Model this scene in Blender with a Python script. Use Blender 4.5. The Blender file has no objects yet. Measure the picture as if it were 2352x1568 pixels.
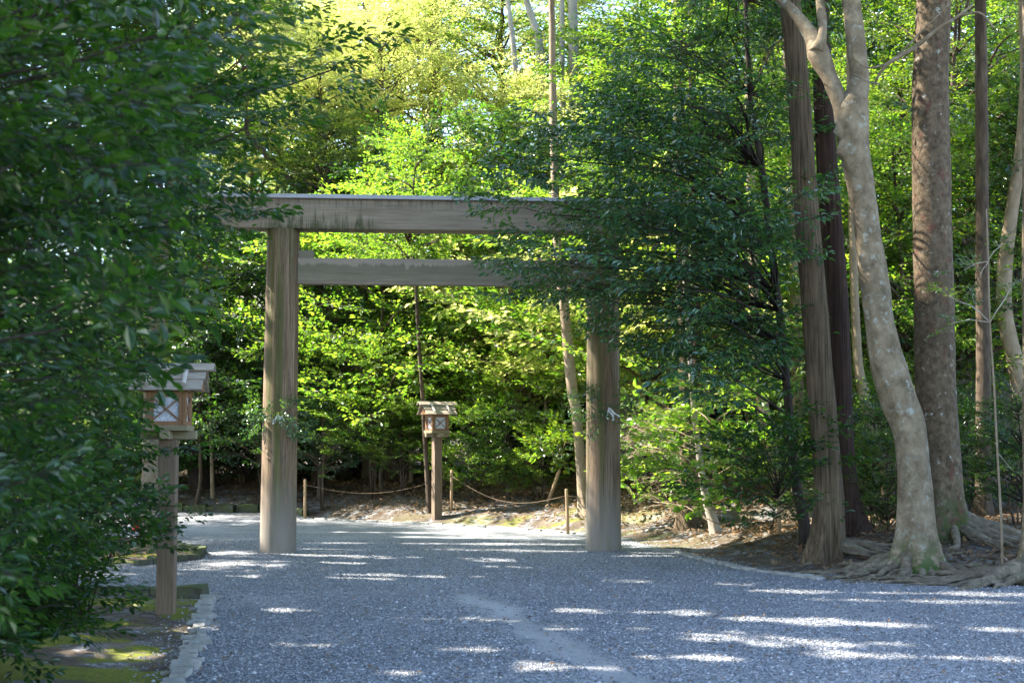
import bpy, math, random
import numpy as np
from mathutils import Vector, Matrix, noise as mnoise
R = math.radians
random.seed(7); rng = np.random.default_rng(7)
S = bpy.context.scene; COL = S.collection

# ------------------------------------------------------------------ camera
CAMH, PITCH, F, CX, CY = 1.6, math.atan(236/3267), 3267.0, 1176.0, 784.0
cd = bpy.data.cameras.new('camera'); cam = bpy.data.objects.new('camera', cd); COL.objects.link(cam)
cam.location = (0, 0, CAMH); cam.rotation_euler = (math.pi/2 + PITCH, 0, 0)
cd.sensor_width = 36; cd.lens = 50; cd.clip_end = 600; cd.clip_start = .05
cd.dof.use_dof = True; cd.dof.focus_distance = 18.5; cd.dof.aperture_fstop = 4.0
S.camera = cam
# ------------------------------------------------------------------ light
SUN_AZ = (-0.96, 0.27)      # where the sun stands (x, y)
SUN_EL = R(46)
W = bpy.data.worlds.new('World'); S.world = W; W.use_nodes = True
wn = W.node_tree.nodes; wl = W.node_tree.links
sky = wn.new('ShaderNodeTexSky'); sky.sky_type = 'NISHITA'; sky.sun_disc = False
sky.sun_elevation = SUN_EL; sky.sun_rotation = math.atan2(SUN_AZ[0], SUN_AZ[1])
sky.air_density = 1.0; sky.dust_density = .8
wn['Background'].inputs['Strength'].default_value = 0.115
wl.new(sky.outputs[0], wn['Background'].inputs['Color'])
ld = bpy.data.lights.new('sun', 'SUN'); sun = bpy.data.objects.new('sun', ld); COL.objects.link(sun)
ld.energy = 3.8; ld.angle = R(.5); ld.color = (1, .93, .82)
sd = Vector((SUN_AZ[0]*math.cos(SUN_EL), SUN_AZ[1]*math.cos(SUN_EL), math.sin(SUN_EL)))
sun.rotation_euler = sd.to_track_quat('Z', 'Y').to_euler()
S.view_settings.view_transform = 'Standard'; S.view_settings.look = 'None'
S.view_settings.exposure = 2.95; S.view_settings.gamma = 1
S.render.engine = 'CYCLES'
cy = S.cycles; cy.max_bounces = 7; cy.diffuse_bounces = 4; cy.glossy_bounces = 3; cy.transmission_bounces = 5
cy.transparent_max_bounces = 4; cy.sample_clamp_indirect = 8; cy.use_denoising = True
cy.caustics_reflective = False; cy.caustics_refractive = False

# ------------------------------------------------------------------ photo px (2352 wide) -> world
sp, cp = math.sin(PITCH), math.cos(PITCH)
def ray(x, y):
    a, b = (x-CX)/F, (CY-y)/F
    return a, cp - sp*b, sp + cp*b
def at(x, y, Y):
    dx, dy, dz = ray(x, y); t = Y/dy
    return Vector((dx*t, Y, CAMH + dz*t))
def pxm(Y): return F/Y          # px per metre at depth Y

# ------------------------------------------------------------------ mesh helpers
class Geo:
    def __init__(s): s.V=[]; s.Q=[]; s.T=[]; s.QM=[]; s.TM=[]; s.n=0
    def add(s, V, Q=None, T=None, m=0):
        V = np.asarray(V, dtype=np.float32).reshape(-1,3)
        if Q is not None and len(Q): Q=np.asarray(Q).reshape(-1,4)+s.n; s.Q.append(Q); s.QM.append(np.full(len(Q),m))
        if T is not None and len(T): T=np.asarray(T).reshape(-1,3)+s.n; s.T.append(T); s.TM.append(np.full(len(T),m))
        s.V.append(V); s.n += len(V)
    def box(s, c, d, M=None, m=0, taper=None):
        x,y,z = [k/2 for k in d]; v=[]
        for i in (-1,1):
            for j in (-1,1):
                for k in (-1,1): v.append(Vector((i*x,j*y,k*z)))
        if M is not None: v=[M@p for p in v]
        v=[p+Vector(c) for p in v]
        s.add(v, [(0,1,3,2),(4,6,7,5),(0,4,5,1),(2,3,7,6),(0,2,6,4),(1,5,7,3)], m=m); return s
    def mesh(s, name, mats, smooth=False):
        me = bpy.data.meshes.new(name)
        V = np.concatenate(s.V) if s.V else np.zeros((0,3),np.float32)
        Q = np.concatenate(s.Q) if s.Q else np.zeros((0,4),int); T = np.concatenate(s.T) if s.T else np.zeros((0,3),int)
        nq, nt = len(Q), len(T)
        me.vertices.add(len(V)); me.vertices.foreach_set('co', V.ravel())
        me.loops.add(nq*4+nt*3); me.loops.foreach_set('vertex_index', np.concatenate([Q.ravel(),T.ravel()]).astype(np.int32))
        me.polygons.add(nq+nt)
        me.polygons.foreach_set('loop_start', np.concatenate([np.arange(nq)*4, nq*4+np.arange(nt)*3]).astype(np.int32))
        mi = np.concatenate((s.QM or [np.zeros(0)])+(s.TM or [np.zeros(0)])).astype(np.int32)
        me.polygons.foreach_set('material_index', mi)
        me.polygons.foreach_set('use_smooth', np.full(nq+nt, smooth))
        for m in (mats if isinstance(mats,(list,tuple)) else [mats]): me.materials.append(m)
        me.update(calc_edges=True); me.validate(); return me
def link(name, me, parent=None, loc=None, kind=None):
    o = bpy.data.objects.new(name, me); COL.objects.link(o)
    if parent: o.parent = parent
    if loc is not None: o.location = loc
    if kind: o['kind'] = kind
    return o
def tag(o, label, cat, group=None, kind=None):
    if label: o['label']=label
    o['category']=cat
    if group: o['group']=group
    if kind: o['kind']=kind
    return o
def empty(name, label, cat, loc=(0,0,0), rz=0, group=None):
    o = bpy.data.objects.new(name, None); COL.objects.link(o); o.location=loc; o.rotation_euler=(0,0,rz)
    o.empty_display_size=.2
    return tag(o, label, cat, group)
def bevel(o, w=.004, seg=1):
    m=o.modifiers.new('b','BEVEL'); m.width=w; m.segments=seg; m.limit_method='ANGLE'; return o

def tube(pts, rad, sides=8, rfun=None, cap=True):
    P=[Vector(p) for p in pts]; n=len(P); V=[]
    t0=(P[1]-P[0]).normalized(); ref=Vector((0,-1,0)) if abs(t0.z)>.7 else Vector((0,0,1))
    u=(ref-t0*ref.dot(t0)).normalized(); arc=0
    for i in range(n):
        t=(P[min(i+1,n-1)]-P[max(i-1,0)]).normalized()
        u=(u-t*u.dot(t)).normalized(); w=t.cross(u)
        if i: arc+=(P[i]-P[i-1]).length
        for k in range(sides):
            a=2*math.pi*k/sides; r=rad[i]
            if rfun: r*=rfun(a,arc,P[i])
            V.append(P[i]+(u*math.cos(a)+w*math.sin(a))*r)
    Q=[(i*sides+k,i*sides+(k+1)%sides,(i+1)*sides+(k+1)%sides,(i+1)*sides+k) for i in range(n-1) for k in range(sides)]
    T=[]
    if cap:
        V.append(P[0]); V.append(P[-1]); a=n*sides
        T=[(a,(k+1)%sides,k) for k in range(sides)]+[(a+1,(n-1)*sides+k,(n-1)*sides+(k+1)%sides) for k in range(sides)]
    return V,Q,T
def smooth_path(pts, step):
    """Catmull-Rom resample of rows (x,y,z,r)"""
    P=np.array(pts,float); P=np.vstack([2*P[0]-P[1],P,2*P[-1]-P[-2]]); out=[]
    for i in range(1,len(P)-2):
        p0,p1,p2,p3=P[i-1:i+3]; L=np.linalg.norm((p2-p1)[:3]); k=max(1,int(L/step))
        for j in range(k):
            t=j/k; out.append(.5*((2*p1)+(p2-p0)*t+(2*p0-5*p1+4*p2-p3)*t*t+(3*p1-p0-3*p2+p3)*t**3))
    out.append(P[-2]); return np.array(out)

# ------------------------------------------------------------------ materials
def mat(name, build, rough=.85, spec=.3):
    m=bpy.data.materials.new(name); m.use_nodes=True; nt=m.node_tree; b=nt.nodes['Principled BSDF']
    b.inputs['Roughness'].default_value=rough; b.inputs['Specular IOR Level'].default_value=spec
    build(nt,b); return m
class N:   # tiny node-building helper
    def __init__(s,nt): s.nt=nt
    def n(s,t,**k):
        o=s.nt.nodes.new('ShaderNode'+t)
        for a,v in k.items(): setattr(o,a,v)
        return o
    def l(s,a,b): s.nt.links.new(a,b)
    def coord(s,scale=(1,1,1),kind='Object',loc=(0,0,0)):
        c=s.n('TexCoord'); m=s.n('Mapping'); m.inputs['Scale'].default_value=scale; m.inputs['Location'].default_value=loc
        s.l(c.outputs[kind],m.inputs[0]); return m.outputs[0]
    def noise(s,vec,scale=5,detail=4,rough=.55,dist=0):
        o=s.n('TexNoise'); o.inputs['Scale'].default_value=scale; o.inputs['Detail'].default_value=detail
        o.inputs['Roughness'].default_value=rough; o.inputs['Distortion'].default_value=dist
        s.l(vec,o.inputs['Vector']); return o.outputs['Fac']
    def vor(s,vec,scale,out='Color',feature='F1',rand=1):
        o=s.n('TexVoronoi',feature=feature); o.inputs['Scale'].default_value=scale; o.inputs['Randomness'].default_value=rand
        s.l(vec,o.inputs['Vector']); return o.outputs[out]
    def ramp(s,fac,stops,interp='LINEAR'):
        o=s.n('ValToRGB'); o.color_ramp.interpolation=interp; e=o.color_ramp.elements
        while len(e)<len(stops): e.new(.5)
        for q,(p,c) in zip(e,stops): q.position=p; q.color=(*c,1) if len(c)==3 else c
        s.l(fac,o.inputs[0]); return o.outputs[0]
    def rf(s,fac,a,b,lo=0,hi=1):
        o=s.n('MapRange'); o.inputs[1].default_value=a; o.inputs[2].default_value=b; o.inputs[3].default_value=lo; o.inputs[4].default_value=hi
        s.l(fac,o.inputs[0]); return o.outputs[0]
    def mix(s,fac,a,b,mode='MIX'):
        o=s.n('Mix',data_type='RGBA',blend_type=mode)
        for q,v in ((o.inputs[0],fac),(o.inputs[6],a),(o.inputs[7],b)):
            if isinstance(v,(int,float)): q.default_value=v
            elif isinstance(v,tuple): q.default_value=(*v,1)
            else: s.l(v,q)
        return o.outputs[2]
    def math(s,op,a,b=None,clamp=False):
        o=s.n('Math',operation=op); o.use_clamp=clamp
        for q,v in ((o.inputs[0],a),(o.inputs[1],b)):
            if v is None: continue
            if isinstance(v,(int,float)): q.default_value=v
            else: s.l(v,q)
        return o.outputs[0]
    def sep(s,vec):
        o=s.n('SeparateXYZ'); s.l(vec,o.inputs[0]); return o.outputs
    def bump(s,b,h,strength=.5,dist=.02):
        o=s.n('Bump'); o.inputs['Strength'].default_value=strength; o.inputs['Distance'].default_value=dist
        s.l(h,o.inputs['Height']); s.l(o.outputs[0],b.inputs['Normal'])

def leaf_mat(name, cols, trans, tw=.45, rough=.38, spec=.6):
    m=bpy.data.materials.new(name); m.use_nodes=True; nt=m.node_tree; n=N(nt); b=nt.nodes['Principled BSDF']
    g=n.n('NewGeometry'); r=g.outputs['Random Per Island']
    c=n.ramp(r,[(i/(len(cols)-1),k) for i,k in enumerate(cols)])
    c2=n.ramp(r,[(i/(len(trans)-1),k) for i,k in enumerate(trans)])
    n.l(c,b.inputs['Base Color']); b.inputs['Roughness'].default_value=rough; b.inputs['Specular IOR Level'].default_value=spec
    t=n.n('BsdfTranslucent'); n.l(c2,t.inputs[0]); mx=n.n('MixShader'); mx.inputs[0].default_value=tw
    n.l(b.outputs[0],mx.inputs[1]); n.l(t.outputs[0],mx.inputs[2]); n.l(mx.outputs[0],nt.nodes['Material Output'].inputs[0])
    return m
ML={}
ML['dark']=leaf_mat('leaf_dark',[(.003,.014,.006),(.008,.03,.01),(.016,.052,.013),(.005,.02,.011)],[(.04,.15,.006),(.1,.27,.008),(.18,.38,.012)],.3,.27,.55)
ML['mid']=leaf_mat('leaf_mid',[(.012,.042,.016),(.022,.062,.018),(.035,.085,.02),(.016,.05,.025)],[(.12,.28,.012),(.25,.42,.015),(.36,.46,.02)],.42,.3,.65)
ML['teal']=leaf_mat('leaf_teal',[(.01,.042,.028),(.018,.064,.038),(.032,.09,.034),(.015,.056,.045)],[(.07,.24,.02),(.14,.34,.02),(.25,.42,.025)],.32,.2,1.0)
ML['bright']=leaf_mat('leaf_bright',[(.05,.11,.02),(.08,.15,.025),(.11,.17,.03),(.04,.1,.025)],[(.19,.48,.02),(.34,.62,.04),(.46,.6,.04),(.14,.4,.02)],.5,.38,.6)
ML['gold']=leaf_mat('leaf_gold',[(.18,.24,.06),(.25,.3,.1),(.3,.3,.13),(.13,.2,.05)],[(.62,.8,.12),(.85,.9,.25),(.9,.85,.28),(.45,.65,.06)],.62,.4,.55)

def bark(name, c1, c2, c3, vs=(9,9,1.1), lich=None, lthr=(.62,.68), rs=1.0, bstr=.7, moss=0, red=None):
    def f(nt,b):
        n=N(nt); v=n.coord(vs); a=n.noise(v,2.2,8,.65); v2=n.coord((2,2,1.4)); c=n.noise(v2,1.3,5)
        col=n.ramp(a,[(.3,c1),(.5,c2),(.72,c3)]); col=n.mix(n.rf(c,.35,.7),col,n.mix(.5,col,c1))
        if lich:
            l=n.noise(n.coord((1,1,1),loc=(3,1,2)),8,8,.68); l2=n.noise(n.coord((1,1,1)),17,4,.6)
            col=n.mix(n.math('MULTIPLY',n.rf(l,*lthr),n.rf(l2,.4,.55)),col,lich)
            col=n.mix(n.rf(n.noise(n.coord((1,1,.7),loc=(9,2,0)),4.5,6,.7),.62,.7,0,.75),col,tuple(k*.28 for k in lich))
        if red: col=n.mix(n.rf(n.noise(n.coord((1,1,.5),loc=(1,6,0)),5,5,.7),.58,.64,0,.6),col,red)
        if moss:
            z=n.sep(n.coord((1,1,1)))[2]; zz=n.rf(z,.0,moss,1,0)
            col=n.mix(n.math('MULTIPLY',zz,n.rf(n.noise(n.coord((1,1,1)),9,5),.42,.55)),col,(.035,.07,.015))
        n.l(col,b.inputs['Base Color']); fine=n.noise(v,9,6,.7)
        n.bump(b,n.math('ADD',n.math('MULTIPLY',a,.8),n.math('MULTIPLY',fine,.35)),bstr,.03*rs)
    return mat(name,f,.9,.2)
MB={}
MB['cedar']=bark('bark_cedar',(.026,.018,.01),(.125,.09,.054),(.24,.18,.115),(17,17,.55),bstr=1,rs=1.3,lich=(.2,.2,.14),lthr=(.66,.74))
MB['redcedar']=bark('bark_red_cedar',(.015,.009,.007),(.05,.028,.02),(.1,.06,.042),(14,14,.5),bstr=1,rs=1.3)
MB['pale']=bark('bark_pale',(.095,.072,.044),(.2,.155,.1),(.33,.265,.18),(3,3,2.5),lich=(.3,.31,.26),lthr=(.54,.66),bstr=.6,moss=.45)
MB['root']=bark('bark_root',(.06,.047,.032),(.14,.115,.08),(.26,.22,.16),(5,5,5),lich=(.09,.13,.03),lthr=(.6,.68),bstr=.6)
MB['rough']=bark('bark_rough',(.042,.029,.017),(.115,.084,.053),(.21,.16,.105),(6,6,5),lich=(.33,.33,.28),lthr=(.6,.66),bstr=.8,moss=.8,red=(.12,.04,.03))
MB['tan']=bark('bark_tan',(.17,.125,.08),(.28,.215,.145),(.36,.29,.2),(4,4,2),bstr=.4,lich=(.3,.29,.22))
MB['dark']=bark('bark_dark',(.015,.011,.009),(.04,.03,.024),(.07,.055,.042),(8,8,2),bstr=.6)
MB['brown']=bark('bark_brown',(.04,.028,.018),(.09,.065,.045),(.15,.115,.08),(8,8,1.5),bstr=.7)
MB['white']=bark('bark_white',(.26,.22,.18),(.42,.37,.3),(.5,.46,.38),(3,3,1.5),bstr=.3,lich=(.25,.2,.15))

# torii wood
def pillar_wood(nt,b):
    n=N(nt); v=n.coord((7,7,.35)); a=n.noise(v,2.5,9,.7); fine=n.noise(n.coord((30,30,.6)),3,5,.7)
    col=n.ramp(a,[(.3,(.055,.036,.022)),(.44,(.16,.105,.06)),(.56,(.25,.17,.1)),(.7,(.42,.32,.21))])
    col=n.mix(n.rf(fine,.35,.65,.0,.35),col,(.1,.07,.05))
    g=n.noise(n.coord((4.2,4.2,.12),loc=(2,1,0)),1.6,3); col=n.mix(n.rf(g,.5,.6,0,.85),col,(.085,.085,.022))
    ck=n.noise(n.coord((9,9,.12),loc=(7,3,0)),2.2,6,.6); col=n.mix(n.math('MULTIPLY',n.rf(n.math('ABSOLUTE',n.math('SUBTRACT',ck,.5)),.012,.003),.85),col,(.03,.02,.014))
    pl=n.noise(n.coord((11,11,.5),loc=(1,8,2)),1.6,7,.75); col=n.mix(n.rf(pl,.62,.68,0,.6),col,(.42,.33,.24))
    z=n.sep(n.coord())[2]; low=n.math('MULTIPLY',n.rf(z,.3,1.15,1,0),n.rf(n.noise(n.coord((5,5,.8)),2,5),.25,.6,.55,1))
    col=n.mix(low,col,(.2,.18,.15)); n.l(col,b.inputs['Base Color'])
    n.bump(b,n.math('ADD',fine,a),.5,.01)
M_pillar=mat('torii_pillar_wood',pillar_wood,.7,.35)
def beam_wood(top):
    def f(nt,b):
        n=N(nt); v=n.coord((.5,6,7)); a=n.noise(v,2.5,9,.7); fine=n.noise(n.coord((.8,30,34)),3,5,.7)
        col=n.ramp(a,[(.3,(.19,.145,.1)),(.5,(.29,.23,.165)),(.75,(.4,.33,.245))])
        col=n.mix(n.rf(fine,.4,.7,0,.3),col,(.09,.075,.06))
        xyz=n.sep(n.coord()); x,z=xyz[0],xyz[2]
        vs=n.coord((1,.01,.03)); s1=n.noise(vs,9,5,.8); s2=n.noise(vs,1.1,2)
        if top:   # algae rising in streaks from the lower edge, dark drips under the cap
            xm=n.math('MULTIPLY',n.rf(x,-2.9,-2.6),n.rf(x,-.95,-1.15)); h=n.math('MULTIPLY',n.rf(s1,.4,.66,0,.4),n.math('ADD',xm,n.rf(s2,.55,.7,0,.25)))
            k=n.math('MULTIPLY',n.rf(n.math('SUBTRACT',h,n.math('ADD',z,.22)),-.03,.12),n.rf(n.noise(n.coord((1,1,.2)),26,4,.8),.35,.6,.3,.95))
            col=n.mix(k,col,(.045,.06,.02))
            d=n.math('MULTIPLY',n.rf(n.noise(vs,14,4,.8),.45,.6),n.rf(z,.05,.2))
            col=n.mix(n.math('MULTIPLY',d,.6),col,(.05,.045,.045))
        else:     # a wavy line of runs: pale above, greenish below
            h=n.math('ADD',n.math('ADD',n.rf(n.noise(vs,4,3,.6),.35,.65,-.05,.02),n.rf(n.vor(vs,3.2,'Distance'),.0,.16,-.16,.0)),n.rf(n.noise(vs,30,3,.7),.3,.7,.1,.15))
            k=n.rf(n.math('SUBTRACT',h,z),-.012,.03)
            col=n.mix(k,n.mix(.6,col,(.33,.275,.22)),n.mix(n.rf(z,-.22,.13,.1,.8),col,(.12,.125,.08)))
        n.l(col,b.inputs['Base Color']); n.bump(b,fine,.35,.006)
    return f
M_beam=mat('torii_top_beam_wood',beam_wood(True),.75,.3); M_tie=mat('torii_tie_beam_wood',beam_wood(False),.75,.3)
def simple_wood(c1,c2,sc=(20,20,1.2)):
    def f(nt,b):
        n=N(nt); a=n.noise(n.coord(sc),2.5,7,.7); n.l(n.ramp(a,[(.3,c1),(.7,c2)]),b.inputs['Base Color']); n.bump(b,a,.4,.004)
    return f
M_cap=mat('weathered_cap_wood',simple_wood((.3,.3,.32),(.48,.48,.52),(.6,8,8)),.5,.5)
M_lpost=mat('lantern_post_wood',simple_wood((.09,.06,.038),(.21,.15,.1)),.75)
M_lbox=mat('lantern_box_wood',simple_wood((.14,.07,.032),(.27,.145,.07)),.7)
M_ltray=mat('lantern_tray_wood',simple_wood((.15,.13,.07),(.27,.22,.14),(2,20,20)),.75)
M_lroof=mat('lantern_roof_wood',simple_wood((.16,.13,.1),(.42,.36,.28),(2.2,22,22)),.8)
M_batten=mat('lantern_batten_wood',simple_wood((.3,.27,.22),(.5,.46,.4),(20,2,20)),.8)
M_stake=mat('stake_wood',simple_wood((.3,.19,.1),(.46,.32,.19)),.8)
M_fence=mat('board_fence_wood',simple_wood((.16,.14,.12),(.34,.3,.25),(9,9,.6)),.85)
def pane(nt,b):
    n=N(nt); w=n.vor(n.coord((1,1,1)),75,'Distance'); n.l(n.ramp(w,[(.35,(.62,.63,.66)),(.6,(.38,.4,.45))]),b.inputs['Base Color'])
M_pane=mat('paper_pane',pane,.6,.3)
M_paper=mat('white_paper',lambda nt,b: b.inputs['Base Color'].__setattr__('default_value',(.8,.8,.8,1)),.7)
M_rope=mat('rope',simple_wood((.07,.05,.03),(.15,.11,.065),(40,40,40)),.9)
def stone(nt,b):
    n=N(nt); a=n.noise(n.coord((1,1,1)),7,7,.65); g=n.n('NewGeometry'); r=g.outputs['Random Per Island']
    col=n.mix(r,n.ramp(a,[(.3,(.12,.12,.1)),(.7,(.3,.29,.26))]),n.ramp(a,[(.3,(.2,.2,.19)),(.7,(.42,.42,.4))]))
    m=n.noise(n.coord((1,1,1),loc=(5,5,5)),3.3,5,.6); col=n.mix(n.rf(m,.52,.62,0,.8),col,(.1,.13,.025))
    n.l(col,b.inputs['Base Color']); n.bump(b,a,.6,.03)
M_stone=mat('kerb_stone',stone,.9)
def dstone(nt,b):
    n=N(nt); a=n.noise(n.coord((1,1,1)),7,7,.65)
    col=n.ramp(a,[(.3,(.03,.03,.022)),(.7,(.1,.095,.075))]); m=n.noise(n.coord((1,1,1),loc=(5,5,5)),2.3,5,.6); col=n.mix(n.rf(m,.52,.62,0,.7),col,(.06,.08,.015))
    n.l(col,b.inputs['Base Color']); n.bump(b,a,.6,.03)
M_dstone=mat('mossy_stone',dstone,.9)

# ------------------------------------------------------------------ ground heights
ROAD=[(-1.0,-3),(-1.55,4),(-2.16,9.4),(-2.45,11.4),(-2.8,13.2),(-3.12,15.2),(-4,15.35),(-6,15.4),(-9,15.5),(-22,15.6),
      (-22,18.9),(-9,18.6),(-6.3,18.5),(-4.9,19.0),(-4.35,19.9),(-4.5,21.2),(-5.3,22.6),(-7.5,24.4),(-11,26.5),(-22,29),
      (-22,34),(-12,34),(-8,33.9),(-5.6,33.5),(-4.7,32.2),(-4.2,30.6),(-3.0,29.6),(-1.6,28.6),(-.2,27.4),(1.1,25.8),(1.9,24.0),(2.35,22.0),(2.55,20.2),(2.95,18.4),(3.6,17.2),(4.5,16.6),(5.8,16.2),(8,15.7),(13,14),(22,10),(22,-3)]
RP=np.array(ROAD)
def road_dist(x,y):
    x=np.asarray(x,float); y=np.asarray(y,float); d=np.full(x.shape,1e9); ins=np.zeros(x.shape,bool)
    for i in range(len(RP)):
        a=RP[i]; b=RP[(i+1)%len(RP)]; e=b-a
        t=np.clip(((x-a[0])*e[0]+(y-a[1])*e[1])/(e@e),0,1)
        d=np.minimum(d,np.hypot(x-a[0]-t*e[0],y-a[1]-t*e[1]))
        c=((a[1]>y)!=(b[1]>y)); 
        with np.errstate(all='ignore'): xi=a[0]+(y-a[1])/(e[1] if e[1]!=0 else 1e-9)*e[0]
        ins ^= (c & (x<xi))
    return np.where(ins,-d,d)
def wob(x,y,s=1.0,k=0):
    return np.sin(x*1.7*s+k)*np.cos(y*1.3*s+1.3*k)+.5*np.sin(x*3.9*s+y*2.7*s+2*k)+.3*np.cos(x*7.3*s-y*6.1*s+k)
def gz(x,y):
    x=np.asarray(x,float); y=np.asarray(y,float); d=road_dist(x,y)
    A=np.where((x<-2)&(y<17),.06,np.where((x<-3.5)&(y<30),.12,np.where(y>25,.62,.38)))
    sh=np.where((x>1.5)&(y<26),1.3,.45)
    dd=np.maximum(0,d-sh*.5); h=A*(1-np.exp(-dd/(1.3)))+.06*np.maximum(0,d-5)*(A>.2)
    h=h+.025*wob(x,y,1.1)*np.clip(d,0,1)+.012*wob(x,y,3.7,2)*np.clip(d*2,0,1)
    return np.where(d<0,-.03,h-.03*np.clip(1-d/.12,0,1))
def G(x,y):
    Y=20.; z=0.
    dx,dy,dz=ray(x,y)
    for _ in range(12):
        t=(z-CAMH)/dz; X,Yn=dx*t,dy*t; z=.5*z+.5*max(0,float(gz(X,Yn)))
    return Vector((X,Yn,max(0,float(gz(X,Yn)))))
def gp(X,Y): return Vector((X,Y,max(0,float(gz(X,Y)))))

# ground sheet
xs=np.concatenate([np.linspace(-150,-24,14),np.arange(-22,22.1,.22),np.linspace(24,150,14)])
ys=np.concatenate([np.linspace(-40,-3,6),np.arange(-2,44,.22),np.linspace(46,160,16)])
XX,YY=np.meshgrid(xs,ys); ZZ=gz(XX,YY)
ZZ=np.where(YY>44,ZZ+np.maximum(0,YY-46)*.12,ZZ)
g=Geo(); nx=len(xs); idx=np.arange(nx*len(ys)).reshape(len(ys),nx)
g.add(np.stack([XX,YY,ZZ],-1),np.stack([idx[:-1,:-1],idx[:-1,1:],idx[1:,1:],idx[1:,:-1]],-1))
def soil(nt,b):
    n=N(nt); v=n.coord(); a=n.noise(v,1.2,7,.65); f=n.noise(v,24,6,.7)
    col=n.ramp(n.math('ADD',n.math('MULTIPLY',a,.6),n.math('MULTIPLY',f,.4)),[(.35,(.045,.034,.025)),(.5,(.09,.07,.05)),(.65,(.165,.135,.105))])
    gr=n.vor(v,42); grc=n.ramp(gr,[(.1,(.08,.085,.09)),(.6,(.2,.2,.21)),(.9,(.34,.34,.34))])
    col=n.mix(n.math('MULTIPLY',n.rf(n.noise(v,2.6,5,.6),.48,.6),n.rf(n.noise(v,11,3),.42,.5)),col,grc)
    xyz=n.sep(v); lf=n.rf(xyz[0],-2.0,-3.0); near=n.math('MULTIPLY',n.rf(xyz[1],30,26,0,1),n.rf(xyz[0],3.2,.8,.06,1))
    ms=n.noise(n.coord((.9,1.5,1),loc=(1.3,0,0)),.9,5,.6)
    mm=n.math('MULTIPLY',n.rf(ms,.5,.545),near); mc=n.ramp(n.noise(v,30,5,.7),[(.3,(.07,.085,.012)),(.7,(.2,.21,.03))])
    col=n.mix(mm,col,mc); n.l(col,b.inputs['Base Color'])
    n.bump(b,n.math('ADD',f,n.math('MULTIPLY',gr,.4)),.8,.03)
M_soil=mat('soil',soil,.95,.15)
link('ground',g.mesh('ground',M_soil,True),kind='structure')

# gravel sheet: the road polygon filled and laid on the ground
import bmesh
bm=bmesh.new(); path=[]
for i in range(len(RP)):
    a,b_=RP[i],RP[(i+1)%len(RP)]; L=np.linalg.norm(b_-a); k=max(1,int(L/.18)) if 0<a[1]<36 and abs(a[0])<13 else 1
    for j in range(k):
        p=a+(b_-a)*j/k; q=.05*mnoise.noise((p[0]*2.2,p[1]*2.2,0))+.04*mnoise.noise((p[0]*7,p[1]*7,3)) if k>1 else 0
        nrm=np.array([(b_-a)[1],-(b_-a)[0]])/L; p=p+nrm*q; path.append(bm.verts.new((p[0],p[1],0)))
f=bm.faces.new(path); bmesh.ops.triangulate(bm,faces=[f]); f0=list(bm.faces)
for f in f0:
    if f.normal.z<0: f.normal_flip()
me=bpy.data.meshes.new('gravel_path'); bm.to_mesh(me); bm.free()
def gravel(nt,b):
    n=N(nt); v=n.coord()
    def stones(sc,lo,hi):
        c=n.sep(n.vor(v,sc)); return n.ramp(c[0],[(.05,lo),(.55,tuple(.5*(p+q) for p,q in zip(lo,hi))),(.85,hi),(1,(.62,.62,.62))])
    a=stones(72,(.065,.073,.086),(.22,.232,.25)); d=n.vor(v,58,'Distance')
    xyz=n.sep(v); x,y=xyz[0],xyz[1]
    # worn, finer track: a curved band down the middle, and a wide one further right
    c1=n.math('ADD',n.math('MULTIPLY',n.math('SUBTRACT',y,9.5),-.225),.85)
    t1=n.rf(n.math('ABSOLUTE',n.math('ADD',n.math('SUBTRACT',x,c1),n.rf(n.noise(v,1.4,4),.3,.7,-.2,.2))),.3,.1)
    t1=n.math('MULTIPLY',t1,n.rf(y,17,15))
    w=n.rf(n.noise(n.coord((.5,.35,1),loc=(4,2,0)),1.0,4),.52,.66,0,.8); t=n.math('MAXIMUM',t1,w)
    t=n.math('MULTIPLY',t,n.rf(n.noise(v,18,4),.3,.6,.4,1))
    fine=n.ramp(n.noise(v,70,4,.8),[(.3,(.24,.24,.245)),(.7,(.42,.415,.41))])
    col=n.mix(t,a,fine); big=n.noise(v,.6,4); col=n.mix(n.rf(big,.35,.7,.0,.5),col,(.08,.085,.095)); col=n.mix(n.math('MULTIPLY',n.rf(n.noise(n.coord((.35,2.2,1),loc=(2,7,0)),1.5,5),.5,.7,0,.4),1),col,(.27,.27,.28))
    n.l(col,b.inputs['Base Color']); n.bump(b,n.math('SUBTRACT',1,d),.9,.012)
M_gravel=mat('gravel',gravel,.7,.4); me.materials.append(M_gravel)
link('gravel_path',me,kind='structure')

# loose stones that give the gravel its grain
def rocks(n,pts,size,matl,name,flat=.6):
    o=np.array([(1,0,0),(.3,.95,0),(-.8,.6,0),(-.8,-.6,0),(.3,-.95,0),(0,0,1),(0,0,-.5)])
    T=np.array([(0,1,5),(1,2,5),(2,3,5),(3,4,5),(4,0,5),(1,0,6),(2,1,6),(3,2,6),(4,3,6),(0,4,6)])
    V=o[None]*(1+.35*rng.standard_normal((n,7,1)).clip(-1,1)); a=rng.uniform(0,6.28,n)
    ca,sa=np.cos(a)[:,None],np.sin(a)[:,None]
    s=size*rng.lognormal(0,.35,n)[:,None]
    X=(V[...,0]*ca-V[...,1]*sa*.75)*s; Y=(V[...,0]*sa+V[...,1]*ca*.75)*s; Z=V[...,2]*s*flat+rng.uniform(-.2,.2,(n,1))*s
    P=np.stack([X,Y,Z],-1)+pts[:,None]
    g=Geo(); g.add(P,T=(T[None]+np.arange(n)[:,None,None]*7)); return g.mesh(name,matl)
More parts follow.
